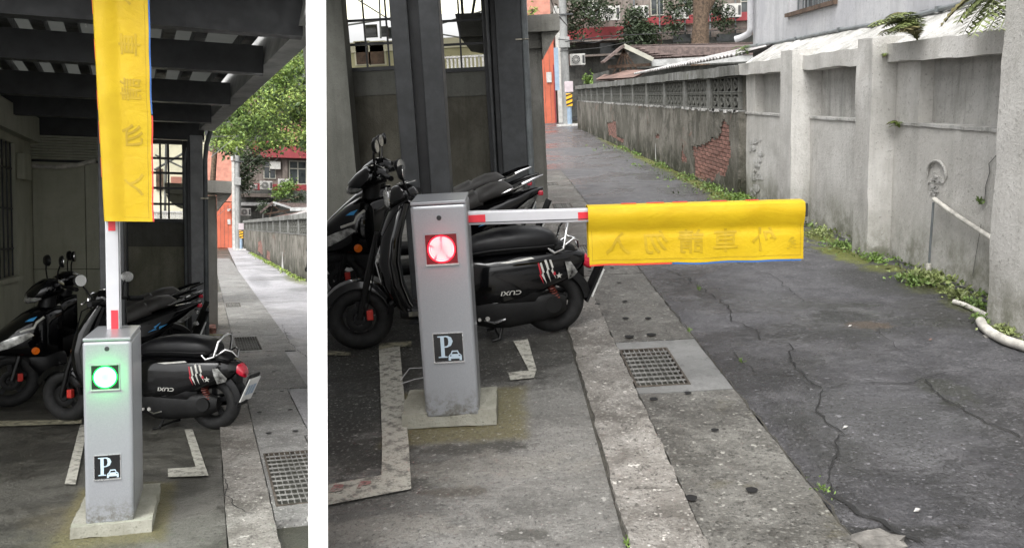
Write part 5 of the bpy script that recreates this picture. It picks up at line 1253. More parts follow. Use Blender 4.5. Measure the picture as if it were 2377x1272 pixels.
# ---------------------------------------------------------------- plants
def leaf(mb, c, d, ln, wd, up=None):
    d = Vector(d).normalized(); up = Vector(up or (0,0,1)); s = d.cross(up)
    if s.length < 1e-3: s = Vector((1,0,0))
    s.normalize(); c = Vector(c); nrm = s.cross(d)
    mb.add([c, c+d*ln*.5+s*wd/2+nrm*wd*.15, c+d*ln, c+d*ln*.5-s*wd/2+nrm*wd*.15], [(0,1,2,3)])
def rdir(zb=0.): 
    a = random.uniform(0, 2*math.pi); z = random.uniform(-1, 1)+zb; return Vector((math.cos(a), math.sin(a), z)).normalized()
def cloud(mb, c, r, n_, ln, wd, ok=None, flat=(1,1,1)):
    for _ in range(n_):
        p = Vector(c) + Vector([random.gauss(0, .45)*r*f for f in flat])
        if ok and not ok(p): continue
        leaf(mb, p, rdir(-.3), ln*random.uniform(.6, 1.3), wd*random.uniform(.7, 1.2), rdir())
def fern(label, c, n_, ln, droop, spread, m, par_axis=(-1,0,0), seed=1, group='ferns growing on the white wall'):
    random.seed(seed)
    t = thing('fern', label, 'fern', c, 0, group)
    for i in range(n_):
        a = -math.pi/2 + random.uniform(-1.25, 1.25)*spread
        d = Vector((math.sin(a), math.cos(a)*1.0, 0)) if False else Vector((-abs(math.cos(random.uniform(-1.3,1.3))), random.uniform(-1.2, 1.2), 0)).normalized()
        L_ = ln*random.uniform(.6, 1.15); pts = []; up0 = random.uniform(.5, 1.9)*(1-droop*.6)
        p = Vector(c)
        for k_ in range(9):
            pts.append(p.copy()); q = k_/8
            v = d*(.55+.2*q) + Vector((0,0,up0*(1-q*1.3)-droop*q*1.4)); v.normalize(); p = p + v*L_/8
        mb = MB().tube(pts, [.0025]*8+[.001], 4)
        for k_ in range(1, 9):
            dd = (pts[k_]-pts[k_-1]).normalized(); s = dd.cross(Vector((0,0,1))).normalized()
            for h_ in (0, .5):
                o_ = pts[k_-1].lerp(pts[k_], h_); w_ = L_*.20*math.sin(math.pi*min(.97, (k_-.6+h_)/9.2))+.006
                for sg in (-1, 1): leaf(mb, o_, s*sg + dd*.45 - Vector((0,0,.15)), w_, w_*.30, (random.uniform(-.3,.3), random.uniform(-.3,.3), 1))
        build('frond', mb, m if random.random() < .8 else m_fern_dry, t)
    return t
def tuft(label, c, n_, r, ln, m=None, seed=3, zs=.6, cat='plant', group='weeds at the foot of the right wall', name='weed'):
    random.seed(seed); mb = MB()
    for _ in range(int(n_*1.3)):
        a = random.uniform(0, 6.28); q = abs(random.gauss(0, .5))*r
        p = Vector((c[0]+math.cos(a)*q*.7, c[1]+math.sin(a)*q*1.3, c[2]+random.random()*ln*zs))
        if p.x > 3.19 and State.fr == FLAT and c[0] < 3.2 and c[1] < 11: p.x = 3.19-random.random()*.03
        leaf(mb, p, rdir(.5), ln*random.uniform(.35, .8), ln*.36*random.uniform(.6, 1.2), rdir())
    for _ in range(max(3, n_//25)):
        a = random.uniform(0, 6.28); mb.tube([c, (c[0]+math.cos(a)*r*.4, c[1]+math.sin(a)*r*.4, c[2]+ln*1.2)], [.003, .001], 4)
    return tag(build(name, mb, m or random.choice((m_weed, m_weed, m_leaf, m_fern))), label, cat, group)
State.fr = FLAT
fern('largest bushy fern sprouting on top of the white wall beam', (3.12, 6.614, 1.742), 46, .40, .22, 1, m_fern, seed=11)
fern('fern with a long frond drooping over the recessed panel beside the nearest pilaster', (3.10, 5.22, 1.84), 14, .55, .8, 1, m_fern, seed=12)
fern('fern leaning from the top edge beside the nearest pilaster', (3.05, 5.15, 2.02), 16, .50, .2, 1, m_fern, seed=13)
fern('small fern tuft at the corner of the middle pilaster top', (3.12, 7.134, 1.628), 7, .12, .5, 1, m_leaf_y, seed=14)
fern('small bright fern at the left end of the longest white ledge', (3.18, 6.988, 1.084), 9, .13, .3, 1, m_leaf_y, seed=15)
fern('tiny fern on the wall end above the corrugated roof', (3.12, 11.127, 1.843), 9, .25, .3, 1, m_leaf, seed=16)
tuft('tiny green sprig growing from the wall crack above the slanting pipe', (3.17, (3.18, 5.736, 0.624)[1], (3.18, 5.736, 0.624)[2]), 26, .05, .045, seed=5)
k_ = 20
for (c, old, n_, r, ln, lab) in (((3.044, 6.147, 0.012),0,420,.26,.075,'largest weed clump around the white pipe stub'), ((2.929, 6.131, 0.012),0,200,.18,.06,'low weed clump just left of the pipe stub'), ((3.015, 6.988, 0.012),0,160,.20,.055,'weeds at the foot of the middle pilaster'),
        ((3.007, 5.63, 0.012),0,190,.16,.06,'weeds between the pipe stub and the broken white pipe'), ((2.975, 5.37, 0.012),0,130,.12,.055,'weeds over the thin broken white pipe'), ((2.825, 5.052, 0.012),0,70,.07,.05,'small bright weed at the bend of the fat pipe'),
        ((2.823, 4.752, 0.012),0,120,.12,.05,'weeds between the fat pipe and the nearest pilaster'), ((2.993, 7.575, 0.012),0,200,.35,.06,'weed fringe left of the middle pilaster foot'), ((3.06, 8.287, 0.012),0,190,.45,.06,'weed fringe beneath the banner end'),
        ((3.045, 11.28, 0.012),1,160,.6,.09,'weeds at the joint of the white wall and the old wall'), ((3.02, 12.467, 0.012),1,150,.9,.08,'weeds below the exposed bricks'), ((3.033, 14.124, 0.012),1,130,1.0,.08,'weed fringe along the old wall left of the bricks'), ((3.061, 16.778, 0.012),1,110,1.2,.09,'weed fringe farther along the old wall'), ((3.185, 22.27, 0.012),1,90,1.6,.10,'farthest weed fringe along the old wall')):
    k_ += 1
    tuft(lab, (min(c[0], 3.10 if old else 3.14), c[1], .012), n_, r, ln, seed=k_)
for (c, n_, r, ln, lab) in (((1.226, 4.493, 0.014),14,.03,.022,'tiny weed in the crack left of centre of the alley'), ((1.111, 2.946, 0.014),34,.06,.022,'small weed in the crack near the pothole'), ((1.389, 6.25, 0.014),14,.03,.03,'tiny weed in the crack below the banner'), ((0.338, 2.636, 0.014),16,.03,.02,'tiny weed at the near end of the kerb'), ((1.081, 5.136, 0.014),14,.03,.025,'tiny weed at the slab edge beyond the grating')):
    k_ += 1; tuft(lab, c, n_, r, ln, m_leaf, seed=k_, group='tiny weeds in the cracks')
random.seed(77); mb = MB()
for _ in range(1500):
    t_ = random.random()**1.3; y = 4.9 + t_*18
    x = (3.19 if y < 11.5 else 3.09) - abs(random.gauss(0, .04 + .06*max(0, nz(y, 0, 3, 1.6))))
    if nz(y, 0, 9, 1.3) < .0 or (y < 9.5 and random.random() < .5): continue
    leaf(mb, (x, y, .012+random.random()*.02), rdir(.6), .024*(1+y*.06), .016*(1+y*.06), rdir())
stuff('ground_cover', mb, m_weed, 'fringe of tiny green plants along the foot of the right walls', 'ground cover')
tag(rock('wall_foot_stone', (3.087, 7.031, 0), (.09,.06,.03), m_stone), 'flat pale stone at the foot of the middle pilaster', 'stone')
# vines and trunk against the far block, right
def vine(label, spots, m, yb, n_=500, r=.8, ln=.26, seed=1, name='vine', cat='vine', ok=None, grp='foliage at the far end of the right alley'):
    random.seed(seed); mb = MB()
    for s in spots: cloud(mb, (s[0], s[1], s[2]), s[3] if len(s) > 3 else r, n_, ln, ln*.45, ok)
    t = thing(name, label, cat, (spots[0][0], spots[0][1], spots[0][2]-r), 0, grp)
    build('leaves', mb, m, t)
    build('stem', MB().tube([(s[0], s[1]+.1, s[2]) for s in spots] if len(spots) > 1 else [(spots[0][0], spots[0][1], spots[0][2]-r), spots[0][:3]], .05, 6), m_bark, t)
    return t
vine('dark creeper spilling down between the two left air conditioners of the far right block', [(7.873, 52, 5.587), (8.361, 52, 4.933), (7.648, 52, 4.581), (8.854, 52, 4.446)], m_vine, 52, 420, .75, .26, 31)
vine('grey-green tree foliage over the left end of the far right block', [(4.217, 50, 6.063), (3.709, 50, 5.394), (4.827, 50, 6.309), (5.403, 50, 5.54), (4.173, 50, 4.905), (5.905, 50, 6.208)], m_vine, 50, 300, .8, .24, 32)
vine('dark creeper by the tree trunk on the far right block', [(9.941, 51, 5.868), (10.926, 51, 6.054), (12.52, 51, 5.619), (12.888, 51, 5.009), (10.051, 51, 4.916)], m_vine, 51, 240, .7, .24, 33)
vine('sprig of leaves hanging beside the orange building above the gatepost', [(1.726, 42, 5.387), (1.553, 42, 5.143)], m_leaf_y, 42, 40, .25, .16, 34)
vine('green bush peeping over the far end of the old wall', [(3.8, 38, 2.013), (3.945, 38, 1.896)], m_leaf, 38, 160, .28, .16, 35)
tk = thing('tree_trunk', 'thick brown tree trunk in front of the far right block', 'tree', ((11.071, 49, 3.792)[0], 49, 0), 0)
p = (11.07, 49, 3.677); q = (11.206, 49, 6.065)
build('trunk', MB().tube([(p[0], 49, 0), (p[0], 49, p[2]), (p[0]+.05, 49, 5), (q[0], 49, q[2]), (q[0]+.3, 49, 9)], [.6, .5, .42, .5, .45], 16), m_bark, tk, smooth=True)
build('limb', MB().tube([(q[0], 49, q[2]-.8), (q[0]+.7, 49, q[2]+.3), (q[0]+1.4, 49, q[2]+1.6)], [.3, .22, .12], 10), m_bark, tk, smooth=True)
ld = thing('ladder', 'small brown timber ladder leaning on the far right block', 'ladder', (9.299, 52, 3.936))
a, b = (9.046, 52, 3.924), (9.411, 52, 4.588)
for dx in (0, .42): build('rail', MB().bar((a[0]+dx, 52, a[2]), (b[0]-.3+dx, 52.2, b[2]), .06, .06), m_wood, ld)
for i in range(4): z = a[2]+(b[2]-a[2])*(i+.5)/4; build('rung', MB().bar((a[0], 52.05, z), (a[0]+.42, 52.05, z), .05, .05), m_wood, ld)
for i, (pp, r) in enumerate((([(2.799, 42, 3.965), (4.714, 44, 3.826), (7.114, 50, 4.568)], .022), ([(2.858, 42, 3.41), (5.143, 46, 3.661), (7.54, 50, 4.125)], .02), ([(3.229, 42, 4.57), (2.597, 40, 5.005), (2.224, 38, 5.543)], .02), ([(3.119, 42, 3.83), (5.618, 48, 4.35), (15.215, 54, 4.682)], .02))):
    tag(build('cable', MB().tube(pp, r, 6), m_wire), ('sagging dark cable from the right utility pole towards the shed roofs', 'lower dark cable from the right utility pole over the air conditioner', 'short cable rising left from the right utility pole', 'long dark cable running from the right utility pole across the far block')[i], 'cable', 'cables at the right utility pole')
tag(build('power_box', MB().box((2.785, 42, 1.618)[0]-.2, (2.785, 42, 1.618)[0], 42.3, 42.5, (2.785, 42, 1.618)[2], (2.866, 42, 3.607)[2]), m_bluegrey), 'narrow blue-grey duct on the left of the right utility pole', 'duct')
# thin loose wires on the forecourt by the red-lit cabinet
tag(build('loose_wire', MB().tube([(-0.627, 4.445, 0.03), (-0.593, 4.58, 0.05), (-0.513, 4.613, 0.04)], .0025, 5).tube([(-0.622, 4.431, 0.015), (-0.556, 4.477, 0.02), (-0.504, 4.498, 0.02)], .003, 5), m_wire_w, smooth=True), 'thin pale loose wires on the ground left of the red-lit cabinet', 'wire')

# ================================================================ left hand forecourt, on its slope
State.fr = SLOPE
def exl(y): return -.022 + .1036*y
struct('ground', MB().add([(-30, -3, -.03), (exl(-3), -3, -.03), (exl(260), 260, -.03), (-60, 260, -.03)], [(0,1,2,3)]), m_earth)
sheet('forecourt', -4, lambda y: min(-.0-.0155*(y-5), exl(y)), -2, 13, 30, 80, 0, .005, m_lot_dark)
sheet('alley_road', lambda y: min(.62-.0155*(y-5)+(.012*(y-5) if y > 9 else 0), exl(y)-.01), exl, 5.5, 66, 14, 160, 0, .008, m_asphalt_l, 1.4, yf=True)
LD = SLOPE @ Matrix.Translation((0, 5, 0)) @ Matrix.Rotation(R(.89), 4, 'Z') @ Matrix.Translation((0, -5, 0))
State.fr = LD
kp = thing('kerb', None, None, (.1, 6, 0)); kp['kind'] = 'structure'
ys = [3.6, 5.02, 6.35, 8.1, 10.4, 12.6, 14.9, 17.6, 20.4]
for a, b in zip(ys[:-1], ys[1:]): build('kerb_stone', rbox(MB(), .005, .232, a+.006, b-.006, -.02, .026, .07, .006, 6.), m_kerb, kp, smooth=50)
ch = thing('drain_channel', None, None, (.5, 6, 0)); ch['kind'] = 'structure'
for a, b in ((6.27, 8.1), (8.12, 10.6), (12.2, 14.4), (14.42, 16.6), (17.6, 20.5), (20.52, 25), (25.02, 32), (32.02, 42)): slab(ch, .24, min(.93, exl(a)-.02), a, b, m_slab_l)
grating(ch, .26, .56, 4.68, 5.80, .24, .565, 4.45, 6.25, m_slab_l, 9, 12)
grating(ch, .26, .55, 10.8, 12.05, .24, .93, 10.62, 12.18, m_slab_l, 9, 8)
grating(ch, .26, .52, 16.7, 17.5, .24, .93, 16.62, 17.58, m_slab_l, 8, 6)
for x, y, r in ((.33,6.35,.022), (.52,6.36,.022), (.31,7.1,.02), (.55,7.12,.02), (.31,7.9,.02), (.55,7.95,.02), (.32,9.0,.02), (.56,9.05,.02), (.34,10.2,.02), (.58,10.2,.02), (.34,12.6,.02), (.6,12.7,.02), (.36,13.9,.02), (.62,14,.02), (.42,4.3,.02)): hole(ch, x, y, r)
State.fr = SLOPE
struct('road_crack', ribbon([(0.868, 13.494, 0), (0.822, 11.675, 0), (0.858, 10.627, 0), (0.931, 9.998, 0)], .008, .012), m_crack)
struct('road_crack', ribbon([(0.003, 5.344, 0), (0.023, 4.833, 0), (0.106, 4.588, 0), (0.169, 4.568, 0)], .006, .030), m_crack)
strip('bay_line', [(-1.01, 7.05, 0), (-0.956, 7.033, 0), (-0.807, 5.432, 0), (-0.867, 5.451, 0)], .013, m_line)
strip('bay_line', [(-0.269, 6.683, 0), (-0.212, 6.666, 0), (-0.085, 5.39, 0), (-0.161, 5.586, 0)], .013, m_line)
strip('bay_line', [(-0.323, 5.616, 0), (-0.161, 5.606, 0), (-0.085, 5.39, 0), (-0.312, 5.423, 0)], .0135, m_line)
strip('bay_line', [(-1.636, 7.387, 0), (-1.026, 7.25, 0), (-1.006, 7.107, 0), (-1.592, 7.181, 0)], .012, m_line_y)
pl_ = MB()
rbox(pl_, -.70, -.335, 4.50, 5.15, 0, .06, .05, .007, 9.)
tag(build('plinth', pl_, m_block_conc, None, smooth=60, bevel=.01), 'pale cast concrete plinth under the green-lit cabinet', 'plinth')
cabL = cabinet('silver barrier cabinet showing a green round light, its arm raised under the carport roof', -.634, .215, 4.53, .55, .05, .905, True, .906, (-.536, .770), (-.533, .332))
xa, xb = (-0.571, 4.95, 1.281)[0], (-0.503, 4.95, 1.281)[0]
A = build('arm', MB().box(xa, xb, 4.92, 4.965, .80, 3.15), m_arm, cabL, bevel=.005)
build('arm_groove', MB().box(xa+.062, xa+.066, 4.917, 4.9195, .9, 1.6), m_steel2, A)
build('red_mark', MB().box(xa+.022, xa+.056, 4.9165, 4.9195, (-0.535, 4.92, 0.989)[2]-.03, (-0.534, 4.92, 1.057)[2]), m_arm_red, A)
build('red_mark', MB().box(xa+.016, xa+.050, 4.9165, 4.9195, (-0.538, 4.92, 1.471)[2], (-0.537, 4.92, 1.54)[2]), m_arm_red, A)
Bn = thing('banner', 'yellow vinyl banner hanging upright on the raised arm, faint turned characters', 'banner', (-.5, 4.88, 1.5))
o_ = (-0.561, 4.88, 1.52)
banner(Bn, (o_[0]+.002, 4.88, o_[2]), (-.034, 0, 1), (1, 0, 0), 1.42, .262, True, 0)
retro_scooter('black retro scooter with chrome rail and red tail lamp behind the green-lit cabinet', (-.055, 6.68, 0), R(180-29))
sport_scooter('black scooter with orange reflector at the left edge, nose towards the dim side wall', (-.50, 8.45, 0), R(180+22), m_seat_g)
sport_scooter('black scooter farthest back in the left view, only mirrors and seat top showing', (-.52, 9.6, 0), R(180+14), m_seat_g)
steel_post((-0.926, 7.6, 1.234)[0], (-0.745, 7.6, 1.233)[0], 7.6, 3.2, 'dark steel post behind the raised white arm in the left view')
# carport, left
def eave(y): return min(-.09+(10.7-y)*.117, exl(y)-.03)
Rf = thing('carport_roof', 'dark steel carport roof with beams and pale sheets over the left forecourt', 'roof', (-1.5, 8, 2.68))
for i, (y, d_) in enumerate(((5.55, .24), (7.0, .21), (8.9, .21), (10.55, .22))):
    build('beam', MB().box(-4.2, eave(y)-.02, y, y+.12, 2.68, 2.68+d_), m_steel, Rf)
for y in (3.9, ): build('beam', MB().box(-4.2, exl(y)-.1, y, y+.12, 2.68, 2.9), m_steel, Rf)
for i in range(19):
    o_ = -.22*i-.12
    ya, yb_ = 4.6 if o_ < -.3 else 5.3, 12
    build('purlin', MB().bar((eave(ya)+o_ if o_ < -.3 else -.09+(10.7-ya)*.117+o_, ya, 2.975), (-.09+(10.7-yb_)*.117+o_, yb_, 2.975), .085, .09), m_steel, Rf)
build('roof_sheet', MB().add([(-4.6,4.6,3.03), (eave(4.6),4.6,3.03), (eave(5.8),5.8,3.03), (eave(12.2),12.2,3.03), (-4.6,12.2,3.03)], [(0,4,3,2,1)]).add([(-4.6,4.6,3.06), (eave(4.6),4.6,3.06), (eave(5.8),5.8,3.06), (eave(12.2),12.2,3.06), (-4.6,12.2,3.06)], [(0,1,2,3,4)]), m_fibre, Rf)
ev = MB()
def e2(y): return max(eave(y)+.03, min(eave(y)+.17, exl(y)+.03))
for a, b in ((5.25, 5.8), (5.8, 12.1)):
    ev.add([(eave(a)-.02, a, 2.74), (e2(a), a, 2.745), (e2(a), a, 3.10), (eave(a)+.05, a, 3.10), (eave(b)-.02, b, 2.74), (e2(b), b, 2.745), (e2(b), b, 3.10), (eave(b)+.05, b, 3.10)], [(0,1,2,3),(4,7,6,5),(0,4,5,1),(1,5,6,2),(2,6,7,3),(3,7,4,0)])
build('eave_board', ev, m_eave, Rf)
tag(build('hanging_wire', MB().tube([(-0.789, 6, 2.949), (-0.789, 6, 2.817), (-0.783, 6, 2.728)], .004, 5), m_wire_w), 'thin pale wire dangling from the dark carport roof at top left', 'wire')
# side wall, back wall
Sw = thing('side_wall', 'dim rendered wall with barred window along the left edge', 'wall', (-2.4, 11, 0))
mb = MB(); x0_ = -2.215
w0, w1, wz0, wz1 = 9.2, 11.15, .92, 2.42
rbox(mb, -2.6, x0_, 11.15, 12.02, 0, 2.9, .2, .004); mb.box(-2.6, x0_, 6.5, 9.2, 0, 2.9); mb.box(-2.6, x0_, 9.2, 11.15, 0, wz0); mb.box(-2.6, x0_, 9.2, 11.15, wz1, 2.9)
build('wall_face', mb, m_wall_bright_l, Sw)
wf = build('window', MB().box(-2.45, -2.42, w0, w1, wz0, wz1), m_glass, Sw)
build('window_sill', MB().box(-2.30, -2.16, w0, w1+.05, wz0-.05, wz0), m_wall_bright_l, wf)
for i in range(10): build('window_bar', MB().box(-2.26, -2.245, w0+.1+i*.2, w0+.12+i*.2, wz0, wz1), m_steel, wf)
for i in range(3): build('window_bar', MB().box(-2.262, -2.243, w0, w1, wz0+.3+i*.45, wz0+.32+i*.45), m_steel, wf)
cor = build('tiled_cornice', MB().box(-2.21, -2.10, 6.5, 11.95, 2.50, 2.80), m_tile_w, Sw)
tag(build('meter_box', MB().box(-2.21, -2.13, 11.2, 11.6, 2.02, 2.32), m_wall_bright_l, bevel=.01), 'small grey box under the pale pipe on the left side wall', 'box')
Bw = thing('back_wall', 'dim grey tiled wall closing the carport behind the scooters in the left view', 'wall', (-2, 12.1, 0))
xs_ = [-2.6, (-1.443, 12.05, 1.078)[0]+.02]
xm = (-1.192, 12.05, 1.077)[0]
za, zb_, zc = (-1.844, 12.05, 2.308)[2], (-1.839, 12.05, 2.607)[2], (-1.868, 12.05, 0.944)[2]
build('wall_slab', MB().box(-2.6, xm, 12.14, 12.4, 0, 3.0), m_steel, Bw)
xj = [-2.6, -2.214, -1.62, xm]
for a, b in zip(xj[:-1], xj[1:]):
    for z0_, z1_ in ((0, zc-.004), (zc+.004, za-.03)):
        build('wall_panel', MB().box(a+.004, b-.004, 12.05, 12.135, z0_, z1_), m_wall_bright_l, Bw, bevel=.003)
n_ = 9
for i in range(n_): z = za+(zb_-za)*i/n_; build('ribbed_course', MB().box(-2.6, xm, 12.03, 12.135, z+.006, z+(zb_-za)/n_-.002), m_tile_w, Bw, bevel=.004)
tag(build('pale_pipe', MB().tube([(-2.544, 11.9, 2.378), (-2.406, 11.9, 2.372), (-2.3, 11.9, 2.355), (-2.264, 11.9, 2.304), (-2.247, 11.9, 2.242), (-2.186, 11.95, 2.216), (-1.926, 11.95, 2.208), (-1.685, 11.95, 2.242), (-1.48, 11.95, 2.307)], .028, 12), m_pipe_w, smooth=True), 'pale plastic pipe bending along the dim wall at upper left', 'pipe')
gate_leaf((-1.194, 12.1, 1.573)[0], (-0.407, 12.1, 1.581)[0], (-0.654, 12.1, 1.568)[2], 12.1, (-0.641, 12.1, 2.606)[2], [(-0.644, 12.1, 2.372)[2], (-0.646, 12.1, 2.183)[2], (-0.649, 12.1, 1.987)[2], (-0.651, 12.1, 1.781)[2]], [(-0.74, 12.1, 2.191)[0], (-0.641, 12.1, 2.194)[0], (-0.463, 12.1, 2.199)[0]], 'dark gate leaf with bright open grid beside the raised yellow banner', m_pebble_l)
tag(build('head_beam', MB().box((-1.177, 12.1, 2.727)[0], (-0.197, 12.1, 2.77)[0], 12.0, 12.3, (-0.641, 12.1, 2.612)[2]+.005, 3.0), m_steel), 'dark steel beam over the gate in the left view', 'beam')
sc = thing('steel_column', 'grey steel carport column with side pipe at the gate in the left view', 'column', (-.35, 12, 0))
a, b = (-0.369, 11.9, 1.079)[0], (-0.217, 11.9, 1.078)[0]
build('column_shaft', MB().box(a, b, 11.85, 12.0-.002, 0, 2.66), m_steel_l, sc, bevel=.006)
build('column_edge', MB().box(a-.035, a-.003, 11.88, 11.98, 0, 2.66), m_steel, sc)
build('downpipe', MB().tube([(b+.03, 11.9, 0), (b+.03, 11.9, 2.35), (b+.05, 11.9, 2.55), (b+.10, 11.88, 2.72)], .03, 12), m_pipe, sc, smooth=True)
build('thin_pipe', MB().tube([(a-.065, 11.9, 0), (a-.065, 11.9, 2.3), (a-.03, 11.9, 2.5)], .014, 8), m_pipe, sc, smooth=True)
build('pipe_clip', MB().box(b-.03, b+.07, 11.82, 11.845, (-0.224, 11.9, 1.855)[2]-.008, (-0.224, 11.9, 1.855)[2]+.008).box(b-.03, b+.07, 11.82, 11.845, (-0.239, 11.9, 0.455)[2]-.008, (-0.239, 11.9, 0.455)[2]+.008), m_brass, sc)
build('column_foot', MB().box(a-.05, b+.05, 11.80, 12.05, 0, .02), m_steel, sc)
cc = thing('concrete_gatepost', 'grey concrete gatepost with flared canopy beside the sloping left alley', 'column', (-.1, 13, 0))
x0_, x1_ = (-0.185, 13, 1.039)[0], (-0.057, 13, 1.039)[0]
build('shaft', rbox(MB(), x0_, x1_, 13, 13.6, 0, (-0.129, 13, 1.927)[2], .15, .006), m_post_l, cc, smooth=50)
zt, zb, xr = (-0.011, 12.8, 2.133)[2], (-0.013, 12.8, 1.964)[2], (0.15, 12.8, 2.137)[0]
build('canopy_slab', rbox(MB(), x0_-.2, xr, 12.8, 13.8, zb, zt, .2, .006), m_post_l, cc, smooth=50)
build('canopy_flare', MB().pxz([(x1_+.004, zb-.004), (xr-.01, zb-.004), (x1_+.004, zb-.25)], 12.85, 13.75), m_post_l, cc)
tag(build('gate_canopy', MB().pxz([(-0.707, 12.6, 2.071)[::2], (-0.445, 12.6, 2.065)[::2], (-0.447, 12.6, 1.925)[::2], (-0.698, 12.6, 1.932)[::2]], 12.4, 13).pxz([(-0.698, 12.6, 1.92)[::2], (-0.48, 12.6, 1.918)[::2], (-0.482, 12.6, 1.725)[::2], (-0.57, 12.6, 1.759)[::2], (-0.678, 12.6, 1.85)[::2]], 12.6, 12.9), m_wall_bright_l), 'dark concrete hood seen through the gate grid in the left view', 'canopy')
tag(build('rubble', rbox(MB(), (-0.181, 12.322, 0)[0], (-0.087, 12.393, 0)[0], 12.5, 12.9, 0, .10, .05, .03, 9), m_brick), 'broken reddish masonry at the foot of the gatepost in the left view', 'rubble')
tag(build('yellow_hose', MB().tube([(-0.545, 12.2, 0.05), (-0.251, 12.301, 0.04), (-0.058, 12.235, 0.03), (0.107, 12.19, 0.03)], .012, 6), m_cream, smooth=True), 'thin cream hose lying across the foot of the left gate', 'hose')
# beyond the gate grid, left
Cb = thing('cream_house', 'bright cream house and awning seen through the gate grid in the left view', 'house', (-1.2, 17.5, 0))
cx0, cx1 = (-1.712, 17, 1.68)[0], (-0.263, 17, 1.697)[0]
build('house_wall', MB().box(cx0, cx1, 17.3, 18, 0, 3.2), m_cream2, Cb)
f = build('window', MB().box((-1.13, 17, 2.235)[0], (-1.013, 17, 2.237)[0], 17.26, 17.298, (-1.058, 17, 2.158)[2], (-1.053, 17, 2.549)[2]), m_wood, Cb)
f = build('window', MB().box((-0.874, 17, 2.241)[0], (-0.69, 17, 2.245)[0], 17.26, 17.298, (-1.056, 17, 2.276)[2], (-1.055, 17, 2.409)[2]), m_salmon, Cb)
for i in range(4): build('awning_slat', MB().bar((cx0, 16.4+i*.2, 3.15+i*.18), (cx1, 16.4+i*.2, 2.95+i*.18), .18, .03), m_cream2, Cb)
tag(build('awning_frame', MB().tube([(-1.073, 16, 2.448), (-0.524, 16, 2.798)], .02, 6).tube([(-1.056, 16, 2.705), (-0.528, 16, 2.464)], .016, 6).tube([(-0.875, 16, 2.932), (-0.912, 16, 1.678)], .022, 6), m_flat_d), 'thin dark struts crossing the bright view through the left gate grid', 'frame')
bl = thing('balustrade', 'white balustrade seen low through the left gate grid', 'railing', (-.8, 15.3, 0))
bx0, bx1, bz0, bz1 = (-1.069, 15.2, 1.596)[0], (-0.571, 15.2, 1.602)[0], (-0.822, 15.2, 1.585)[2], (-0.82, 15.2, 1.74)[2]
build('rail', MB().box(bx0, bx1, 15.2, 15.28, bz1-.03, bz1), m_white_paint, bl)
for i in range(16): x = bx0+.02+(bx1-bx0-.04)*i/15; build('baluster', MB().box(x-.012, x+.012, 15.21, 15.27, bz0, bz1-.031), m_white_paint, bl)
build('balustrade_base', MB().box(bx0, bx1, 15.15, 15.35, 0, bz0-.002), m_wall_bright_l, bl)
# alley wall, left
FRW = SLOPE @ Matrix.Translation((2.2, 23.9, 0)) @ Matrix.Rotation(R(1.24), 4, 'Z')
State.fr = FRW
W2 = thing('old_boundary_wall', 'weathered grey plaster wall with vent blocks beside the sloping left alley', 'wall', (.1, 15, 0))
build('wall_core', MB().box(.028, .12, -.3, 36, 0, 1.26), m_mortar, W2)
holes_L = [[(17.5, .15), (21.5, .25), (21.0, .75), (19, .85), (17.8, .6)], [(13.0, .05), (15.5, .1), (15, .5), (13.3, .45)]]
skin(W2, 0, -.3, 36, 1.28, holes_L, m_old, .10, .05)
bricks(W2, .046, holes_L, .42, .075, 150)
build('ledge', rbox(MB(), -.01, .12, -.3, 36, 1.265, 1.285, .4, .005), m_old_cap, W2)
p0 = None
posts2 = [2.2, 5.4, 8.4, 11.6, 14.8, 18.2, 21.8, 25.2, 28.8, 32.4]
for y in posts2:
    if p0 is None: p0 = build('wall_post', rbox(MB(), 0, .12, y-.12, y+.12, 1.286, 1.72, .15, .006), m_old_cap, W2); y_ = y
    else: q = p0.copy(); C.objects.link(q); q.location.y = y-y_
b0 = vent_block(W2); first = True
for a, b in zip([-.3]+posts2, posts2+[36]):
    for i in range(4):
        for r_ in range(2):
            q = b0 if first else b0.copy()
            if not first: C.objects.link(q)
            first = False
            q.location = Vector((.06, a+.12+(b-a-.24)*(i+.5)/4, 1.395+.215*r_)) - Vector(W2['_o']); q.scale = (1, (b-a-.24)/4/.34, 1)
build('coping', rbox(MB(), -.05, .12, -.3, 36, 1.72, 1.87, .3, .012, 2.5), m_old_cap, W2, smooth=50)
build('white_streak', MB().add([(-.012, 6.9, .02), (-.012, 7.7, .02), (-.012, 7.4, .5), (-.012, 7.5, .62), (-.012, 7.2, .6)], [(0,1,2,3,4)]), m_white_paint, W2)
State.fr = SLOPE
random.seed(5); mb = MB()
for _ in range(900):
    y = 24+random.random()*26; x = 2.2-.0217*(y-23.9)-abs(random.gauss(0, .1))-.02
    leaf(mb, (x, y, .01+random.random()*.03), rdir(.6), .07, .045, rdir())
stuff('ground_cover', mb, m_leaf_y, 'fringe of small green plants along the foot of the left alley wall', 'ground cover')
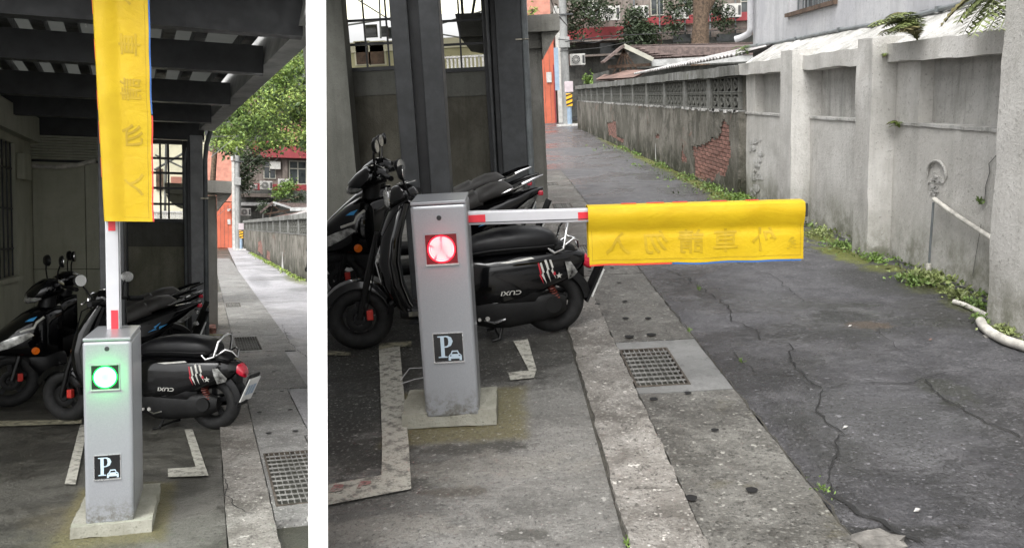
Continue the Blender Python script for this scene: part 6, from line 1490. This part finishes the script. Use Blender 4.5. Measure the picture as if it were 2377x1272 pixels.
# far end, left
FY = 72
Bf = thing('apartment_block', 'old block with broad burgundy fascia and cream windows beyond the sloping left alley', 'building', (4, FY+2, 0))
XR = exl(FY)-.25
build('facade', MB().box((-0.923, 72, 2.339)[0], XR, FY, FY+5, 0, (4.558, 72, 8.275)[2]), m_flat, Bf)
build('fascia', MB().box((2.397, 71, 7.596)[0], exl(FY-1)-.25, FY-1, FY-.01, (4.487, 71, 6.959)[2], (4.495, 71, 8.215)[2]), m_burg, Bf)
build('burgundy_band', MB().box((2.539, 72, 4.61)[0], XR, FY-.2, FY-.001, (4.533, 72, 4.413)[2], (4.536, 72, 4.897)[2]), m_burg, Bf)
build('lower_facade', MB().box((-0.923, 72, 2.339)[0], XR, FY-.3, FY-.001, 0, (4.533, 72, 4.378)[2]), m_flat_d, Bf)
build('wall_pier', MB().box((4.71, 72, 5.869)[0], (5.114, 72, 5.88)[0], FY-.3, FY-.002, (4.537, 72, 4.931)[2], (4.55, 72, 7.002)[2]), m_flat, Bf)
for q0, q1 in (((5.236, 71.9, 4.909), (6.638, 71.9, 6.82)), ((3.267, 71.9, 5.308), (4.208, 71.9, 6.743))):
    win(Bf, q0[0], q1[0], q0[2], q1[2], FY-.02, 2, .66)
build('window_hood', MB().box((3.755, 71, 5.953)[0], (4.547, 71, 5.975)[0], FY-.6, FY-.09, (4.151, 71, 6.066)[2], (4.155, 71, 6.643)[2]), m_ac, Bf)
build('ledge', MB().box((1.525, 71, 3.704)[0], (4.004, 71, 3.75)[0], FY-1.4, FY-.31, (2.823, 71, 3.796)[2], (2.825, 71, 4.067)[2]), m_flat, Bf)
build('ledge', MB().box((1.521, 71, 3.165)[0], (4.132, 71, 3.207)[0], FY-1.3, FY-.31, (2.818, 71, 3.118)[2], (2.82, 71, 3.355)[2]), m_eave, Bf)
gl = 'air conditioners on the far block behind the left alley'
ac_unit(((3.4, 70, 4.377)[0], 70.6, (3.4, 70, 4.377)[2]), .95, 'clearest white air conditioner on the far block in the left view', gl)
ac_unit(((2.499, 70, 4.425)[0], 70.6, (2.499, 70, 4.425)[2]), .5, 'small air conditioner at the left edge of the vine in the left view', gl)
ac_unit(((4.736, 70, 4.642)[0], 70.6, (4.736, 70, 4.642)[2]), .85, 'air conditioner half behind leaves below the cream window in the left view', gl)
ac_unit(((1.707, 66, 2.268)[0], 66, (1.707, 66, 2.268)[2]), .75, 'low air conditioner beside the utility pole in the left view', gl)
Ob = thing('orange_building', 'orange-red clad building at the end of the sloping left alley', 'building', (-.3, 64, 0))
a0, a1 = (-1.199, 63, 2.229)[0], (0.715, 63, 2.252)[0]
build('cladding', MB().box(a0, a1, 63, 68, 0, (0.213, 63, 3.138)[2]), m_orange, Ob)
build('upper_front', MB().box(a0, a1+.15, 63.2, 68, (0.214, 63, 3.197)[2], (0.247, 63, 6.633)[2]), m_salmon, Ob)
for i in range(4): build('cladding_seam', MB().box(a1-.25-i*.25, a1-.235-i*.25, 62.985, 63, .05, 3), m_rust, Ob)
build('notice', MB().box((0.427, 62.9, 1.801)[0], (0.625, 62.9, 1.803)[0], 62.94, 62.97, (0.482, 62.9, 1.623)[2], (0.485, 62.9, 1.98)[2]), m_white_paint, Ob)
build('house_lamp', MB().cyl((0.489, 62.7, 2.602), (0.604, 62.9, 2.636), .09, 12), m_white_paint, Ob)
tag(build('corner_pillar', MB().box(a1+.02, (0.915, 63, 2.254)[0], 62.8, 63.8, 0, 6), m_ac), 'pale pillar beside the orange building in the left view', 'pillar')
utility_pole((1.061, 60, 2.221)[0], 60, 8.2, .18, 'grey concrete utility pole at the end of the sloping left alley', 4.2)
meter_post((1.197, 57, 0.098)[0], 57, 'post with yellow and black hazard plate at the end of the left alley', .85)
Sh = thing('tiled_shed', 'low shed with tiled roof and open gable behind the left alley wall', 'shed', (3.5, 52, 0))
ap, l_, r_ = (2.858, 52, 2.897), (2.156, 52, 2.289), (3.828, 52, 2.587)
xr_ = exl(50)-.1
build('roof_slope', MB().add([ap, (xr_, 53, (4.789, 52, 2.904)[2]), (xr_, 51, (4.788, 52, 2.626)[2]), r_], [(0,1,2,3)]), m_tile, Sh)
build('left_roof_edge', MB().bar(ap, l_, .6, .1), m_tile, Sh)
build('barge_board', MB().bar((ap[0], 51.7, ap[2]), (r_[0], 51.7, r_[2]), .1, .12), m_eave, Sh)
build('fascia', MB().bar((r_[0], 51.6, r_[2]-.08), (xr_-.05, 50.4, (4.603, 50, 2.51)[2]), .06, .2), m_eave, Sh)
build('gable_timber', MB().bar((l_[0]+.2, 52, l_[2]-.1), (r_[0], 52, r_[2]-.1), .08, .1).bar((l_[0]+.5, 52, l_[2]-.4), (ap[0], 52, ap[2]-.15), .06, .06).bar((ap[0], 52, ap[2]-.2), (r_[0], 52, r_[2]-.45), .06, .06), m_wood, Sh)
build('shed_wall', MB().box(l_[0]+.2, xr_-.05, 52.4, 54, 0, l_[2]-.05), m_flat_d, Sh)
q = [(1.977, 50, 1.707), (2.323, 40, 1.769), (2.761, 30, 2.019), (2.946, 32, 2.1), (2.441, 42, 1.985)]
tag(build('sheet_roof', MB().add(q, [(0,1,2,3,4)]).add([(p[0], p[1], p[2]-.06) for p in q], [(4,3,2,1,0)]), m_rust), 'rusty sheet roof just over the left alley wall', 'roof')
q = [(2.171, 38, 1.719), (2.697, 29, 1.973), (2.79, 30, 2.048), (2.428, 36, 1.902)]
tag(build('sheet_roof', MB().add([(p[0], p[1]-.2, p[2]+.02) for p in q], [(0,1,2,3)]).add([(p[0], p[1]-.2, p[2]-.03) for p in q], [(3,2,1,0)]), m_sheet), 'white weathered sheet edge sloping above the left alley wall', 'roof')
okl = lambda p: p.x < exl(p.y)-.1
vine('dark creeper hanging over the left part of the far block in the left view', [(1.486, 68, 6.507), (2.106, 68, 6.849), (1.942, 68, 5.717), (1.475, 68, 5.221), (2.725, 68, 6.483), (1.623, 68, 4.581)], m_vine, 68, 320, .8, .26, 41, ok=okl, grp='foliage at the far end of the left alley')
vine('green creeper below the cream window in the left view', [(4.6, 68, 4.323), (4.216, 68, 3.988), (4.984, 68, 4.594)], m_leaf, 68, 260, .6, .24, 42, ok=okl, grp='foliage at the far end of the left alley')
vine('dark shrub strip in front of the lower left part of the far block', [(2.657, 60, 2.814), (4.926, 64, 3.49), (5.532, 64, 3.718)], m_vine, 60, 160, .45, .2, 43, ok=okl, grp='foliage at the far end of the left alley')
# big leafy tree, left
random.seed(99)
Tr = thing('leafy_tree', 'large leafy green tree filling the sky beside the left carport roof', 'tree', (1.5, 36, 0))
mbl, mbd, mby = MB(), MB(), MB()
spots_ = []
def eave_px(py): return 500 + (300-py)*.95 if py < 300 else 500
TREE_SPOTS = [(3.56, 37.65, 5.92, 0.57, 1), (3.64, 38.07, 5.81, 0.89, 1), (1.11, 37.32, 6.7, 0.92, 0), (2.16, 31.78, 6.55, 0.71, 1), (3.41, 35.48, 5.33, 0.62, 0), (2.2, 38.48, 5.49, 0.73, 1), (1.91, 31.61, 6.85, 0.62, 0), (1.79, 33.43, 6.95, 1.0, 1), (1.14, 33.21, 5.56, 0.76, 0), (0.77, 36.15, 5.81, 0.58, 1), (3.64, 39.6, 5.25, 0.46, 1), (3.4, 34.1, 5.64, 0.97, 0), (3.0, 30.09, 7.11, 0.47, 1), (2.64, 32.9, 7.44, 0.5, 0), (0.47, 31.5, 5.64, 0.47, 1), (1.8, 34.09, 5.57, 0.99, 1), (0.88, 38.31, 5.38, 0.72, 1), (3.82, 39.91, 7.56, 0.67, 0), (2.47, 37.45, 5.9, 0.72, 1), (0.75, 39.0, 5.53, 0.96, 1), (2.41, 36.42, 5.73, 0.9, 1), (2.16, 32.68, 5.84, 0.96, 0), (0.18, 36.68, 4.76, 0.47, 0), (0.32, 30.6, 4.24, 0.54, 0), (2.24, 39.27, 6.35, 0.57, 1), (3.33, 36.71, 9.01, 0.63, 0), (2.79, 35.26, 7.31, 0.46, 1), (2.32, 38.65, 7.72, 0.78, 1), (1.24, 35.23, 5.71, 0.46, 0), (2.07, 37.87, 8.17, 0.62, 1), (3.13, 34.34, 6.97, 0.92, 0), (0.14, 31.96, 4.75, 0.62, 0), (1.31, 31.67, 5.15, 0.93, 1), (1.28, 39.04, 7.42, 0.84, 1), (1.68, 34.84, 5.94, 0.49, 1), (3.28, 37.67, 8.35, 0.99, 0), (2.27, 33.13, 6.27, 0.95, 1), (3.64, 38.68, 8.84, 0.88, 0), (2.89, 36.62, 8.11, 0.52, 1), (0.39, 31.78, 5.07, 0.95, 1), (2.1, 36.21, 8.05, 0.5, 1), (3.22, 33.27, 8.43, 0.62, 1), (-0.02, 38.01, 4.99, 0.89, 0), (1.94, 39.38, 7.33, 0.87, 0), (2.47, 36.18, 5.99, 0.91, 1), (3.45, 35.99, 7.81, 0.94, 0), (1.26, 39.96, 7.07, 0.94, 1), (1.28, 32.84, 5.19, 0.68, 1), (2.37, 33.64, 6.32, 0.97, 0), (3.62, 36.04, 4.75, 0.62, 1), (3.61, 37.78, 5.43, 0.53, 1), (2.86, 35.47, 6.26, 0.98, 1), (3.42, 37.31, 6.41, 0.81, 0), (3.21, 35.6, 6.1, 0.83, 0), (1.75, 31.54, 6.5, 0.91, 1), (3.06, 33.91, 8.17, 0.83, 0), (1.5, 31.85, 5.55, 0.9, 0), (2.42, 33.79, 4.84, 0.92, 0), (2.34, 36.0, 5.17, 0.47, 0), (0.87, 36.62, 5.38, 0.62, 0), (2.43, 38.34, 8.51, 0.94, 0), (3.36, 36.99, 6.61, 0.78, 1), (3.15, 30.82, 7.15, 0.84, 1), (1.77, 32.5, 6.21, 0.56, 1), (2.48, 31.17, 4.65, 0.99, 0), (3.14, 36.22, 6.68, 0.46, 0), (3.49, 38.16, 6.27, 0.61, 1), (1.55, 38.63, 4.97, 0.61, 0), (2.77, 34.37, 6.0, 0.55, 1), (2.8, 36.28, 7.81, 0.91, 1), (2.92, 30.87, 8.14, 0.99, 1), (3.74, 38.91, 6.82, 0.72, 1), (3.59, 35.67, 8.33, 0.81, 0), (0.17, 31.79, 4.89, 0.85, 1), (3.42, 33.64, 6.42, 0.99, 1), (0.72, 36.84, 4.88, 0.99, 1), (3.41, 36.68, 6.32, 0.91, 1), (1.68, 35.41, 6.88, 0.65, 0), (2.13, 33.64, 7.62, 0.84, 0), (3.08, 30.27, 7.67, 0.56, 0), (2.3, 31.4, 7.02, 0.66, 1), (2.73, 34.18, 5.83, 0.51, 1), (1.94, 34.82, 5.05, 0.99, 1), (2.25, 37.25, 6.9, 0.46, 1), (0.96, 31.7, 5.88, 0.64, 0), (1.76, 32.58, 4.52, 0.63, 1), (3.09, 34.71, 8.62, 0.52, 0), (2.21, 30.51, 5.96, 0.9, 0), (0.2, 36.05, 4.86, 0.75, 1), (3.1, 34.72, 8.56, 0.61, 0), (3.25, 32.88, 4.94, 0.68, 1), (2.02, 38.45, 5.64, 0.49, 1), (3.63, 38.46, 8.92, 0.98, 0), (0.73, 39.99, 5.38, 0.46, 1), (2.35, 36.3, 6.41, 0.73, 1)]
for (x, y, z, r, kind) in TREE_SPOTS:
    c = Vector((x, y, z))
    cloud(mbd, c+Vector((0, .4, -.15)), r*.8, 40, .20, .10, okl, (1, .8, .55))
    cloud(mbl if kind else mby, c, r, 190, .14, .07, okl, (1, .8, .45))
build('inner_leaves', mbd, m_leaf_d, Tr); build('outer_leaves', mbl, m_leaf, Tr); build('yellow_green_leaves', mby, m_leaf_y, Tr)  # third leaf mesh is a yellower green, picked clump by clump
build('trunk', MB().tube([(-0.378, 38, -0.567), (-0.322, 38, 3.193), (-0.186, 38, 4.975), (0.585, 38, 5.719)], [.14, .12, .11, .12], 12), m_bark, Tr, smooth=True)
for pts in ([(0.585, 38, 5.719), (1.162, 37, 6.331), (2.128, 36, 7.276), (2.97, 36, 8.014)], [(0.585, 38, 5.719), (1.453, 36, 5.537), (2.386, 35, 5.97), (3.126, 35, 6.343)], [(1.162, 37, 6.331), (1.451, 36, 5.196), (2.113, 36, 5.053)], [(2.128, 36, 7.276), (2.718, 35, 6.822), (2.953, 34, 5.384)]):
    build('limb', MB().tube(pts, [.12, .09, .06, .03][:len(pts)], 8), m_bark, Tr, smooth=True)
Pk = tag(build('pale_tower', MB().box((5.288, 90, 11.24)[0], exl(90)-.4, 90, 94, 0, (7.409, 90, 14.994)[2]), m_salmon), 'pale salmon tower block glimpsed through the leafy tree', 'building')
for i, (pp, lab) in enumerate((([(-0.155, 14, 2.855), (0.883, 40, 5.463), (2.338, 58, 7.593)], 'nearest horizontal pale cable just right of the left steel column'), ([(1.086, 60, 5.005), (2.933, 50, 6.196), (3.704, 40, 6.849)], 'upper slanting pale cable crossing the leafy tree'), ([(1.081, 60, 4.494), (2.926, 50, 5.193), (3.885, 42, 6.107)], 'lower slanting pale cable crossing the burgundy fascia'),
        ([(1.069, 60, 3.074), (2.463, 62, 3.209), (3.845, 66, 3.657)], 'short cable level with the shed roof in the left view'), ([(-0.133, 14, 2.549), (0.458, 30, 4.408), (1.817, 45, 6.653)], 'pale cable climbing from the left column into the leaves'), ([(1.071, 60, 3.302), (0.392, 50, 2.567), (-0.091, 30, 1.853)], 'cable dropping from the left utility pole to the orange building'))):
    tag(build('cable', MB().tube(pp, .007, 5), m_lwire), lab, 'cable', 'cables over the left alley')

# ---------------------------------------------------------------- the white border between the two views, built as an upright board
fa, fb = (0.24, 2.6, 1.407)[0], (0.297, 2.6, 1.407)[0]
du = Vector((exl(9)-exl(2.6), 6.4, 0)).normalized()
nrm = Vector((du.y, -du.x, 0))
A0 = Vector((fa, 2.6, 0)); B0 = Vector((fb, 2.6, 0))
wd = (B0-A0).dot(nrm)
C0 = A0 + nrm*wd
# the front face is perpendicular to its length; the board keeps one thickness all the way back
vs = [A0, A0 + nrm*wd, A0 + nrm*(wd*.98) + du*5, A0 + nrm*(wd*.02) + du*5]
mb = MB(); mb.add([(v.x, v.y, -.6) for v in vs] + [(v.x, v.y, 2.75) for v in vs], [(3,2,1,0), (4,5,6,7), (0,1,5,4), (1,2,6,5), (2,3,7,6), (3,0,4,7)])
tag(build('border_strip_board', mb, m_white), 'plain white border strip built as an upright board between the left and right views', 'wall')
